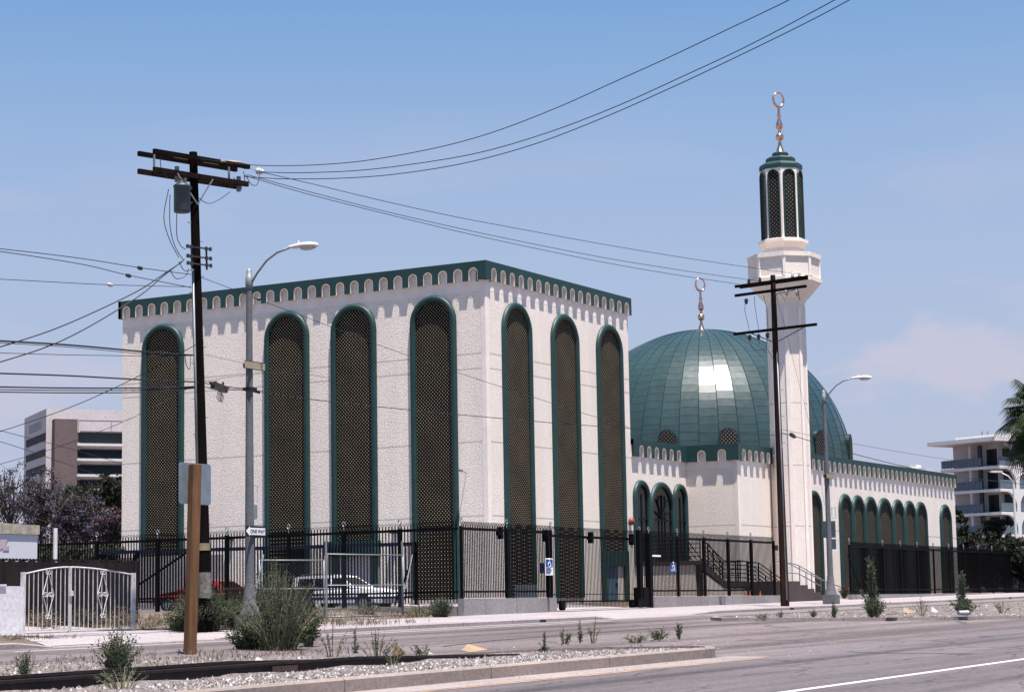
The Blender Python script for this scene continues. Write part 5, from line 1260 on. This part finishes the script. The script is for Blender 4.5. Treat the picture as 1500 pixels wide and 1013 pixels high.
# ============================================================ PLANTS
def quad_leaf(mb, c, d, w_, L, mi=0):
    d = d.normalized(); s = d.cross(V((random.gauss(0,1), random.gauss(0,1), random.gauss(0,1))))
    if s.length < 1e-3: s = V((1,0,0))
    s.normalize(); s *= w_/2
    mb.add([c, c+d*L*.5+s, c+d*L, c+d*L*.5-s], [(0,1,2,3)], mi)
def rnd(): return V((random.gauss(0,1), random.gauss(0,1), random.gauss(0,1))).normalized()
def weed(px, py, Y, hpx, spread, stems, lf, mat, label, kind='bush', group=None, name='weed_plant', seed=0, wleaf=.3, base=None, dens=16):
    random.seed(seed+int(px*7)); p = onY(px, py, Y) if base is None else V(base)
    if base is None:
        p.z = p.z
    Hh = hpx/FPX*(p-EYE).dot(Fw); leafs = MB(); st_ = MB()
    for i in range(stems):
        a = random.random()*2*pi; r = spread*random.random()**.6
        top_h = Hh*(1-.45*(r/max(spread,.01))**1.5)*random.uniform(.72, 1.0)
        if kind == 'spike': r *= .32 if i < stems*.5 else 1; top_h = Hh*(random.uniform(.8, 1) if i < stems*.5 else random.uniform(.25,.5))
        b = p+V((cos(a)*r*.25, sin(a)*r*.25, -.03)); t = p+V((cos(a)*r, sin(a)*r, top_h)); mid = (b+t)/2+V((cos(a), sin(a), 0))*r*-.12+V((0,0,top_h*.05))
        pts = [b, mid, t]; st_.tube(pts, [.008+.006*Hh, .006+.003*Hh, .002], 4)
        nl = int(dens*Hh/lf*.16)+6
        for k in range(nl):
            f = random.random()**.7*.93+.07 if kind != 'dry' else random.uniform(.4, 1)
            c = b.lerp(mid, f*2) if f < .5 else mid.lerp(t, (f-.5)*2)
            up_ = (t-b).normalized()
            d = rnd()*.9+up_*.7; sc = lf*(1.25-.7*f)*random.uniform(.6, 1.3)
            if kind == 'bush' and random.random() < .6: c = c+rnd()*spread*.16
            quad_leaf(leafs, c+rnd()*lf*.2, d, sc*wleaf*1.5, sc*1.4)
    o = thing(name, label, 'plant', p, group)
    part('stems', st_, M['stem'], o, fix=False); part('leaves', leafs, M[mat], o, fix=False)
    return o
# base points: px, py of the foot and the street-depth Y it grows at
gr = 'weeds on the gravel median'
def islz(px, Y, off=0):
    p = onY(px, 950, Y); e = yb(p.x) if p.x < 42 else 31.4; t = min(1, max(0, (Y-19.15)/(e-19.15)))
    return (p.x, Y, gx(p.x)+(.175*(1-t)+prof(e)*t if p.x < 42 else max(prof(Y)+.03, .35)))
def W(px, Y, hpx, *a, **k): return weed(px, 0, Y, hpx, *a, base=islz(px, Y), **k)
W(410, 29.5, 142, 1.2, 130, .07, 'weed', 'largest grey green weed, tall and feathery, right of the left street lamp', group=gr, dens=13, wleaf=.22)
W(405, 29.9, 165, .55, 26, .07, 'weed', 'tall thin stalks rising out of the largest weed', kind='dry', group=gr, dens=12, wleaf=.2)
W(362, 30.4, 60, .6, 46, .10, 'weed_dark', 'low dark weed leaning against the foot of the left street lamp', group=gr, dens=20)
W(452, 30.0, 74, .5, 26, .10, 'weed', 'loose grey green weed at the right skirt of the largest weed', group=gr)
W(172, 24.2, 74, .55, 44, .07, 'weed', 'bushy weed behind the rails, in front of the white gate', group=gr)
W(37, 25.3, 46, .22, 14, .055, 'weed', 'small weed in the gravel at the far left', group=gr)
W(520, 27.0, 44, .10, 7, .05, 'weed_pale', 'narrow upright weed right of the largest weed', kind='spike', group=gr)
W(487, 26.0, 66, .40, 7, .06, 'weed_dark', 'sparse dry stalks just right of the largest weed', kind='dry', group=gr, dens=6)
W(552, 22.7, 60, .5, 16, .045, 'weed', 'straggly weed growing between the rails, left of the cardboard', kind='dry', group=gr, dens=7)
W(575, 21.3, 40, .35, 12, .05, 'weed', 'low straggly weed at the near rail', kind='dry', group=gr, dens=8)
W(180, 20.8, 44, .5, 20, .05, 'weed_pale', 'thin grassy weed in front of the near rail at left', kind='dry', group=gr, dens=6)
W(620, 22.6, 34, .3, 9, .05, 'weed', 'small weed behind the near rail, left of the cardboard scrap', kind='dry', group=gr)
W(798, 23.0, 32, .12, 8, .05, 'weed_pale', 'short upright weed, leftmost on the bare end of the near island', kind='spike', group=gr)
W(826, 23.0, 22, .22, 9, .05, 'weed', 'low weed between the two upright weeds on the near island', group=gr)
W(850, 22.8, 34, .10, 6, .05, 'weed_pale', 'short upright weed in the middle of the near island end', kind='spike', group=gr)
W(869, 22.4, 44, .22, 5, .05, 'weed', 'forked bare weed on the near island end', kind='dry', group=gr, dens=7)
W(995, 21.6, 28, .14, 7, .055, 'weed', 'leafy weed at the right tip of the near island', group=gr)
W(965, 21.8, 16, .42, 26, .05, 'weed_dark', 'flat green weed patch near the right tip of the island', group=gr)
W(932, 21.4, 10, .42, 22, .05, 'weed', 'flattest weed patch left of the tip of the near island', group=gr)
gr2 = 'weeds on the far median island'
W(1280, 26.6, 86, .46, 20, .13, 'weed_pale', 'tall pointed weed on the far island before the hall windows', kind='spike', group=gr2, dens=26)
W(1284, 26.4, 34, .55, 36, .08, 'weed', 'bushy skirt at the foot of the tall pointed weed', group=gr2)
W(1413, 24.0, 62, .42, 16, .12, 'weed_pale', 'second tallest weed on the far island, near the right edge', kind='spike', group=gr2, dens=26)
W(1416, 23.7, 26, .6, 34, .08, 'weed', 'bushy skirt at the foot of the second tallest weed', group=gr2)
W(1222, 27.5, 24, .22, 14, .06, 'weed', 'small weed in front of the right street lamp', group=gr2)
W(1193, 28.5, 14, .18, 10, .06, 'weed', 'small tuft left of the right street lamp', group=gr2)
W(1145, 29.2, 15, .16, 8, .05, 'weed', 'tiny tuft below the brown wooden pole', group=gr2)
W(1120, 29.2, 12, .3, 10, .05, 'weed_dark', 'dry tuft at the left tip of the far island', kind='dry', group=gr2)
W(1352, 25.0, 28, .35, 10, .05, 'weed', 'dry stalks between the two tall weeds', kind='dry', group=gr2, dens=6)
W(1470, 23, 20, .5, 14, .05, 'weed_dark', 'low dry stalks by the rails at far right', kind='dry', group=gr2, dens=6)
gr3 = 'bushes along the sidewalk at left'
def B(px, py, Y, hpx, *a, **k):
    p = onY(px, py, Y); return weed(px, 0, Y, hpx, *a, base=(p.x, Y, gnd(p.x, Y)), **k)
B(300, 930, 36.8, 74, 1.1, 130, .09, 'weed_dark', 'green bush around the foot of the dark utility pole', group=gr3, dens=22)
B(262, 930, 37.6, 40, .6, 50, .08, 'weed', 'low bush left of the timber sign post', group=gr3)
B(345, 925, 37.4, 64, .75, 50, .09, 'weed', 'bush between the dark utility pole and the street lamp', group=gr3)
B(645, 898, 39.2, 34, .62, 70, .07, 'weed_dark', 'dark green bush at the foot of the corner fence post', group=gr3, dens=20)
B(615, 895, 40.2, 34, .7, 34, .06, 'flower_yellow', 'yellow green mustard plants left of the corner bush', group=gr3, kind='dry', dens=8)
B(540, 893, 42.4, 24, 1.0, 40, .06, 'weed', 'low green growth inside the chain link panel', group=gr3, dens=10)
B(440, 893, 40.6, 26, .9, 40, .06, 'weed_dark', 'low growth before the maroon skip', group=gr3, dens=10)
B(150, 925, 41.2, 16, .8, 30, .06, 'straw', 'dry weeds inside the white gate', group=gr3, kind='dry', dens=8)
B(80, 925, 41.0, 14, .8, 30, .06, 'straw', 'dry weeds behind the left leaf of the white gate', group=gr3, kind='dry', dens=8)
for px_, lb_ in ((60, 'dry brush behind the left leaf of the white gate, by its hinge'), (125, 'dry brush behind the latch of the white gate'), (175, 'dry brush behind the right hinge of the white gate')): B(px_, 925, 41.9, 34, .8, 44, .08, 'straw' if px_ != 125 else 'weed_dark', lb_, group=gr3, dens=12)
for px, py, Y, h, s, nm in ((1236, 850, 41.3, 16, .35, 'plant with pink flowers at the left foot of the hall windows'), (1356, 855, 41.8, 14, .4, 'plant with pink flowers right of the row of hall windows')):
    p = onY(px, py, Y); z = G(p.x, Y)+.1; o = weed(px, 0, Y, 22, s, 22, .08, 'hedge', nm, base=(p.x, Y, z), name='flower_plant', dens=14)
    fm = MB(); random.seed(3)
    for k in range(26): quad_leaf(fm, V((p.x, Y, z))+V((random.uniform(-.4,.4), random.uniform(-.4,.1), random.uniform(.2, .7))), rnd(), .05, .06)
    part('flowers', fm, plain('pink petals', (.30,.05,.11), .7), o, fix=False)
# dry grass (stuff)
dg = MB(); random.seed(11)
def tuft(X, Y, z, h, n):
    for i in range(n): quad_leaf(dg, V((X+random.gauss(0,.09), Y+random.gauss(0,.09), z)), V((random.gauss(0,.4), random.gauss(0,.4), 1)), .018, h*random.uniform(.5, 1.2))
for i in range(650):
    X = random.uniform(26, 40.2); Y = random.uniform(35.5, 39.2); tuft(X, Y, gx(X)+.60+(Y-35.2)*.025, .12, 6)
for i in range(520):
    X = random.uniform(46.5, 65.5); Y = random.uniform(39.9, 43.5); tuft(X, Y, G(X, Y)+.12, .20, 6)
for i in range(500):
    X = random.uniform(18, 38); Y = random.uniform(24.5, 31); q = islz(750, Y); tuft(X, Y, gx(X)+.33+random.uniform(-.05,.02), .12, 4)
for i in range(260): X = random.uniform(46.5, 57); Y = random.uniform(35.3, 39.8); tuft(X, Y, gnd(X, Y), .20, 6)
for i in range(200):
    X = random.uniform(70, 110); Y = random.uniform(ri_front(X)+.3, 31); tuft(X, Y, gx(X)+max(prof(Y)+.03, .32)+.02, .12, 4)
tag(struct('dry_grass', dg, M['straw'], 'stuff', fix=False), 'short dry straw coloured grass on the verges and between the stones', 'grass')
# verge under the grass: strip of earth left of the apron and between pole and lamp
e = MB(); vs = []; XS = [0, 14, 20, 28, 34, 38.4]
for X in XS: vs += [(X, 35.18, gx(X)+.585), (X, 39.35, gx(X)+.70)]
e.add(vs, [(2*i, 2*i+2, 2*i+3, 2*i+1) for i in range(len(XS)-1)])
vs = []; XS = [45.8, 47.5, 50, 53, 55.5]; ws = [0, .75, .9, .6, .0]
e.add([p for X, q in zip(XS, ws) for p in ((X, 39.99-q*3.5, gx(X)+prof(39.99-q*3.5)+.172), (X, 40.02, gx(X)+.72))], [(2*i, 2*i+2, 2*i+3, 2*i+1) for i in range(len(XS)-1)])
e.add([(38.4, 35.18, gx(38.4)+.47), (40.6, 38.2, gx(40.6)+.66), (41.3, 40.0, gx(41)+.695), (38.4, 39.4, gx(38.4)+.70)], [(0,1,2,3)])
struct('verge', e, M['dirt'], fix=False)
# litter
def scrap(px, Y, zoff, size, mat, label, name='cardboard_scrap', fold=.5, base=None):
    x, y, z = base or islz(px, Y); z += zoff; m = MB(); random.seed(int(px)); s = size
    pts = [V((-s, -.3*s, 0)), V((s*.9, -.4*s, .1*s)), V((1.0*s, .4*s, fold*s*.6)), V((.1*s, .5*s, fold*s)), V((-.9*s, .35*s, .25*s*fold))]
    a = [V((x, y, z))+q for q in pts]; b = [q+V((0,0,.012)) for q in a]; n = 5
    m.add(a+b, [tuple(range(4,-1,-1)), tuple(range(5,10))]+[(i, (i+1)%n, n+(i+1)%n, n+i) for i in range(n)])
    solo(name, m, M[mat] if isinstance(mat, str) else mat, label, 'litter', 'litter on the medians')
card = plain('tan cardboard', (.24,.17,.11), .85, var=.15); paper = plain('white litter paper', (.32,.31,.32), .8, var=.05); brown = plain('brown sodden card', (.10,.06,.035), .9)
scrap(695, 22.3, .13, .36, card, 'tan torn cardboard lying on the end of the near rail', fold=.45)
scrap(584, 23.0, .10, .18, brown, 'brown torn card standing by the rail', fold=1.3)
scrap(381, 24.4, .02, .16, paper, 'white torn card leaning in the gravel left of the rail weeds', fold=.9, name='paper_scrap')
scrap(630, 25.4, .02, .10, paper, 'small white paper scrap in the gravel mid median', name='paper_scrap')
scrap(548, 40.3, .0, .15, paper, 'white paper on the verge below the chain link panel', name='paper_scrap', base=(onY(548, 900, 40.4).x, 40.4, G(58,40)+.16))
scrap(1334, 25.5, .06, .4, card, 'tan cardboard strip on the far island', fold=.5)
scrap(1308, 25.6, .05, .35, brown, 'brown flat board on the far island beside the tall weed', fold=.1)
scrap(1372, 25.0, .05, .22, paper, 'crumpled grey plastic between the tall weeds', name='plastic_scrap', fold=1.0)
x, y, z = islz(1409, 22.9); m = MB(); m.cyl((x-.22, y, z+.09), (x+.22, y-.2, z+.09), .08, .09, 12); solo('litter_cup', m, paper, 'white cup lying at the foot of the second tallest weed', 'litter')
x, y, z = islz(1160, 25); 
# ---- trees
def crown(mb, c, rx, ry, rz, clumps, per, lf, hollow=.45, flat=1, cr=.30):
    for i in range(clumps):
        d = rnd(); r = (hollow+(1-hollow)*random.random()); cc = V(c)+V((d.x*rx*r, d.y*ry*r, d.z*rz*r)); k = random.uniform(.6, 1.3)*cr*min(rx, rz)
        for j in range(per):
            q = rnd()*random.random()**.5*k; quad_leaf(mb, cc+V((q.x, q.y, q.z*.75)), rnd()+V((0,0,-.2)), lf*.7, lf*random.uniform(.7, 1.4))
def tree(px, R, ytop, ybot, wpx, mats, label, clumps=60, per=46, lf=.22, group=None, trunk=True, airy=.45, name='tree', cr=.30, zg=None, sink=0):
    random.seed(int(px*3+R)); t = atR(px, ytop, R); b = atR(px, ybot, R); rx = wpx/2*R/FPX; cz = (t.z+b.z)/2; rz = (t.z-b.z)/2
    g0 = V((t.x, t.y, G(t.x, t.y) if zg is None else zg)); o = thing(name, label, 'tree', g0, group)
    c = V((t.x, t.y, cz)); tk = MB()
    tk.tube([g0, g0.lerp(V((c.x, c.y, b.z)), .6)+V((.1*rx, 0, 0)), V((c.x, c.y, b.z+rz*.3))], [.05+rx*.06, .04+rx*.05, rx*.035], 7)
    for k in range(22):
        d = rnd(); d.z = abs(d.z)*.9+.1; s = V((c.x, c.y, b.z+rz*random.uniform(-.1,.4))); e_ = c+V((d.x*rx*.85, d.y*rx*.85, d.z*rz*.85)); m_ = s.lerp(e_, .5)+rnd()*.12*rx
        tk.tube([s, m_, e_], [rx*.03, rx*.018, .012], 5)
        for q in range(3): tk.tube([m_, m_.lerp(e_, .5)+rnd()*rx*.3, m_.lerp(e_, .8)+rnd()*rx*.5], [rx*.012, rx*.008, .008], 4)
    part('trunk', tk, M['bark'], o, fix=False)
    names = {'jaca': 'blossom', 'bougain': 'blossom'}
    for mt, frac in mats:
        cm = MB(); crown(cm, c, rx, rx, rz, max(3, int(clumps*frac)), per, lf, airy, cr=cr); part(names.get(mt, 'crown'), cm, M[mt], o, fix=False)
    return o
jg = 'violet flowering trees at left'
tree(18, 118, 676, 785, 95, [('jaca', .3), ('jaca_leaf', .5)], 'bare looking violet flowering tree at the far left edge', 90, 26, .13, jg, airy=.3, cr=.2)
tree(60, 112, 686, 790, 90, [('jaca', .45), ('jaca_leaf', .55)], 'violet flowering tree over the end of the trailer', 110, 34, .13, jg, airy=.25, cr=.22)
tree(112, 108, 715, 800, 100, [('jaca', .6), ('jaca_leaf', .5)], 'lowest and densest violet flowering tree, left of the tall block', 120, 38, .14, jg, airy=.25, cr=.22)
tree(158, 106, 742, 812, 60, [('bougain', .5), ('jaca', .5)], 'dusty pink flowering bush against the edge of the tall block', 70, 38, .16, jg, airy=.2, cr=.25)
tree(168, 150, 682, 800, 62, [('tree_dark', 1)], 'tall dark tree just left of the block', 70, 60, .30, 'dark trees before the office', airy=.2, cr=.34)
tree(127, 156, 697, 800, 62, [('tree_dark', 1)], 'rounder dark tree below the office stair tower', 66, 60, .30, 'dark trees before the office', airy=.2, cr=.34)
tree(104, 152, 700, 760, 26, [('weed_pale', 1)], 'small pale green tree between the dark trees and the violet ones', 26, 50, .26, None, airy=.2, cr=.34)
for px, w_, lb in ((70, 60, 'green bush behind the fence at the trailer end'), (112, 60, 'green bush behind the fence, middle of the row'), (155, 60, 'green bush behind the fence beside the block')):
    tree(px, 92, 792, 835, w_, [('weed', 1)], lb, 50, 46, .13, 'bushes behind the left fence', airy=.1, cr=.34, name='bush')
p = onY(81, 800, 58); m = MB(); m.cyl((p.x, 58, 1), (p.x, 58, onY(81, 773, 58).z), .09, n=8); solo('steel_post', m, M['lamp_white'], 'pale post standing behind the fence left of the block', 'post')
# pale yard wall behind the left fence
m = MB(); q = onY(60, 812, 66); m.box((q.x-6, 66.6, 1), (77.5, 66.8, onY(120, 812, 66.6).z)); solo('yard_wall', m, M['concrete'], 'low pale wall behind the left iron fence', 'wall')
# right: hedge trees behind the fence
hg = 'dark shrubs behind the far right fence'
for i, (px, R, yt, yb3, w_, lb) in enumerate(((1404, 150, 742, 860, 30, 'slim dark conifer at the end of the hall'), (1418, 148, 770, 862, 40, 'dark shrub right of the slim conifer'), (1443, 146, 777, 862, 46, 'dark shrub left of the distant lamp'), (1473, 144, 779, 862, 46, 'dark shrub at the foot of the distant lamp'), (1500, 142, 784, 862, 50, 'dark shrub at the right edge of the picture'), (1535, 140, 778, 862, 60, 'dark shrub just past the right edge'))):
    tree(px, R, yt, yb3, w_, [('hedge', 1)], lb, 70, 56, .22, hg, airy=.1, cr=.36, name='shrub')
for i in range(6):
    px = 1560+i*45; tree(px, 138, 775, 862, 70, [('hedge', 1)], 'dark shrub of the screened row beyond the right edge', 40, 40, .26, hg, airy=.1, cr=.36, name='shrub')
tree(1456, 152, 752, 800, 46, [('hedge', .6), ('tree_dark', .4)], 'flat topped juniper above the dark shrubs', 40, 46, .2, hg, airy=.2, cr=.3, name='shrub')
# palm
random.seed(21)
pc_ = atR(1530, 604, 150); pm_o = thing('palm_tree', 'fan palm whose fronds reach in at the right edge', 'palm', (pc_.x, pc_.y, G(pc_.x, pc_.y)))
m = MB(); m.tube([(pc_.x, pc_.y, G(pc_.x, pc_.y)), (pc_.x+.1, pc_.y, pc_.z*.6), (pc_.x, pc_.y, pc_.z)], [.38, .28, .24], 10); part('trunk', m, M['bark'], pm_o)
def frond(mb, base, az, el, L, drop):
    d = V((cos(az)*cos(el), sin(az)*cos(el), sin(el))); pts = []
    for k in range(9): t = k/8; pts.append(base+d*L*.62*t+V((0,0,-drop*t*t)))
    mb.tube(pts, [.03*(1-.5*k/8) for k in range(9)], 4)
    e_ = pts[-1]; t = (pts[-1]-pts[-2]).normalized(); s = t.cross(V((0,0,1))).normalized(); u = s.cross(t)
    for k in range(34):
        a = radians(-115+230*k/33); dd = (t*cos(a)+s*sin(a)).normalized(); ll = L*.46*(1-.22*abs(a)/2); w_ = .05
        mid = e_+dd*ll*.6-V((0,0,.10*ll)); tip = e_+dd*ll-V((0,0,(.38+.2*random.random())*ll)); nn = dd.cross(u).normalized()*w_
        mb.add([e_, mid+nn, tip, mid-nn], [(0,1,2,3)])
for lab, mat, n, elr, dr in (('fronds', 'palm', 60, (-45, 75), (.5, 1.4)), ('dead_fronds', 'palm_dead', 12, (-65, -30), (.9, 1.6))):
    m = MB()
    for k in range(n): frond(m, pc_, random.uniform(0, 2*pi), radians(random.uniform(*elr)), random.uniform(3.1, 4.3), random.uniform(*dr)*.8)
    part(lab, m, M[mat], pm_o, fix=False)

# ============================================================ LIGHT, SKY, CAMERA
sdir = V((-.637, -1.0, 5.0)).normalized()
SE = math.asin(sdir.z); SA = atan2(sdir.x, sdir.y)
sun = bpy.data.lights.new('sun', 'SUN'); sun.energy = SUN_E; sun.angle = radians(.5); sun.color = (1.0, .925, .865)
so = bpy.data.objects.new('sun', sun); S.collection.objects.link(so); so.rotation_euler = (-sdir).to_track_quat('-Z', 'Y').to_euler(); so.location = (60, 20, 80)
wd = bpy.data.worlds.new('World'); S.world = wd; wd.use_nodes = True; nt = wd.node_tree; N_ = nt.nodes; K_ = nt.links
sky = N_.new('ShaderNodeTexSky'); sky.sky_type = 'NISHITA'; sky.sun_disc = False; sky.sun_elevation = SE; sky.sun_rotation = SA
sky.air_density = 1.2; sky.dust_density = 1.0; sky.ozone_density = 1.2; sky.altitude = 0
tc_ = N_.new('ShaderNodeTexCoord'); sp_ = N_.new('ShaderNodeSeparateXYZ'); K_.new(tc_.outputs['Generated'], sp_.inputs[0])
def mix_(f, a, b, mode='MIX'):
    x = N_.new('ShaderNodeMix'); x.data_type = 'RGBA'; x.blend_type = mode
    for i, v in ((0, f), (6, a), (7, b)):
        if isinstance(v, (int, float)): x.inputs[i].default_value = v
        elif isinstance(v, tuple): x.inputs[i].default_value = (*v, 1)
        else: K_.new(v, x.inputs[i])
    return x.outputs[2]
# thin cloud bank low in the sky: noise in sky directions, stretched level
mp_ = N_.new('ShaderNodeMapping'); mp_.inputs['Scale'].default_value = (1.6, 1.6, 7.5); mp_.inputs['Location'].default_value = CLOUD_LOC; K_.new(tc_.outputs['Generated'], mp_.inputs[0])
nz_ = N_.new('ShaderNodeTexNoise'); nz_.inputs['Scale'].default_value = 2.6; nz_.inputs['Detail'].default_value = 7; nz_.inputs['Roughness'].default_value = .52; K_.new(mp_.outputs[0], nz_.inputs['Vector'])
r1 = N_.new('ShaderNodeValToRGB'); r1.color_ramp.elements[0].position = .50; r1.color_ramp.elements[1].position = .74; K_.new(nz_.outputs['Fac'], r1.inputs[0])
r2 = N_.new('ShaderNodeValToRGB'); e2 = r2.color_ramp.elements; e2[0].position = .0; e2[0].color = (1,1,1,1); e2[1].position = .24; e2[1].color = (.0,.0,.0,1)
x_ = e2.new(.13); x_.color = (.75,.75,.75,1); K_.new(sp_.outputs['Z'], r2.inputs[0])
mu_ = N_.new('ShaderNodeMath'); mu_.operation = 'MULTIPLY'; K_.new(r1.outputs[0], mu_.inputs[0]); K_.new(r2.outputs[0], mu_.inputs[1])
# one soft cloud bank low on the right, fixed in the sky
dv_ = ray(1425, 528).normalized(); sb_ = N_.new('ShaderNodeVectorMath'); sb_.operation = 'SUBTRACT'; K_.new(tc_.outputs['Generated'], sb_.inputs[0]); sb_.inputs[1].default_value = tuple(dv_)
sc_ = N_.new('ShaderNodeVectorMath'); sc_.operation = 'MULTIPLY'; K_.new(sb_.outputs[0], sc_.inputs[0]); sc_.inputs[1].default_value = (1, 1, 3.4)
ln_ = N_.new('ShaderNodeVectorMath'); ln_.operation = 'LENGTH'; K_.new(sc_.outputs[0], ln_.inputs[0])
n2_ = N_.new('ShaderNodeTexNoise'); n2_.inputs['Scale'].default_value = 30; n2_.inputs['Detail'].default_value = 6; mp2 = N_.new('ShaderNodeMapping'); mp2.inputs['Scale'].default_value = (1,1,2.2); K_.new(tc_.outputs['Generated'], mp2.inputs[0]); K_.new(mp2.outputs[0], n2_.inputs['Vector'])
ma_ = N_.new('ShaderNodeMath'); ma_.operation = 'MULTIPLY_ADD'; K_.new(n2_.outputs['Fac'], ma_.inputs[0]); ma_.inputs[1].default_value = -.16; K_.new(ln_.outputs['Value'], ma_.inputs[2]); of_ = N_.new('ShaderNodeMath'); of_.operation = 'ADD'; K_.new(ma_.outputs[0], of_.inputs[0]); of_.inputs[1].default_value = .056
r4 = N_.new('ShaderNodeValToRGB'); r4.color_ramp.elements[0].position = -.0; r4.color_ramp.elements[0].color = (.5,.5,.5,1); r4.color_ramp.elements[1].position = .040; r4.color_ramp.elements[1].color = (0,0,0,1); K_.new(of_.outputs[0], r4.inputs[0])
mx4 = N_.new('ShaderNodeMath'); mx4.operation = 'MAXIMUM'; K_.new(mu_.outputs[0], mx4.inputs[0]); K_.new(r4.outputs[0], mx4.inputs[1])
tint = mix_(1.0, sky.outputs[0], SKY_TINT, 'MULTIPLY')
# pale lilac veil towards the horizon
r3 = N_.new('ShaderNodeValToRGB'); e3 = r3.color_ramp.elements; e3[0].position = .0; e3[0].color = (1,1,1,1); e3[1].position = .32; e3[1].color = (.0,.0,.0,1); xe3 = e3.new(.17); xe3.color = (.62,.62,.62,1); K_.new(sp_.outputs['Z'], r3.inputs[0])
veil = mix_(r3.outputs[0], tint, VEIL)
fin = mix_(mx4.outputs[0], veil, CLOUD)
bg = N_['Background']; K_.new(fin, bg.inputs[0]); bg.inputs[1].default_value = SKY_S
cam = bpy.data.cameras.new('camera'); co = bpy.data.objects.new('camera', cam); S.collection.objects.link(co)
cam.sensor_width = 36; cam.lens = FPX*36/1500; cam.clip_end = 9000; cam.clip_start = .1
mt_ = Matrix((( Rt.x, Up.x, -Fw.x, EYE.x), (Rt.y, Up.y, -Fw.y, EYE.y), (Rt.z, Up.z, -Fw.z, EYE.z), (0,0,0,1))); co.matrix_world = mt_
S.camera = co
S.view_settings.view_transform = 'Standard'; S.view_settings.look = 'None'; S.view_settings.exposure = EXPO; S.view_settings.gamma = 1
S.view_settings.use_curve_mapping = False
S.cycles.max_bounces = 6
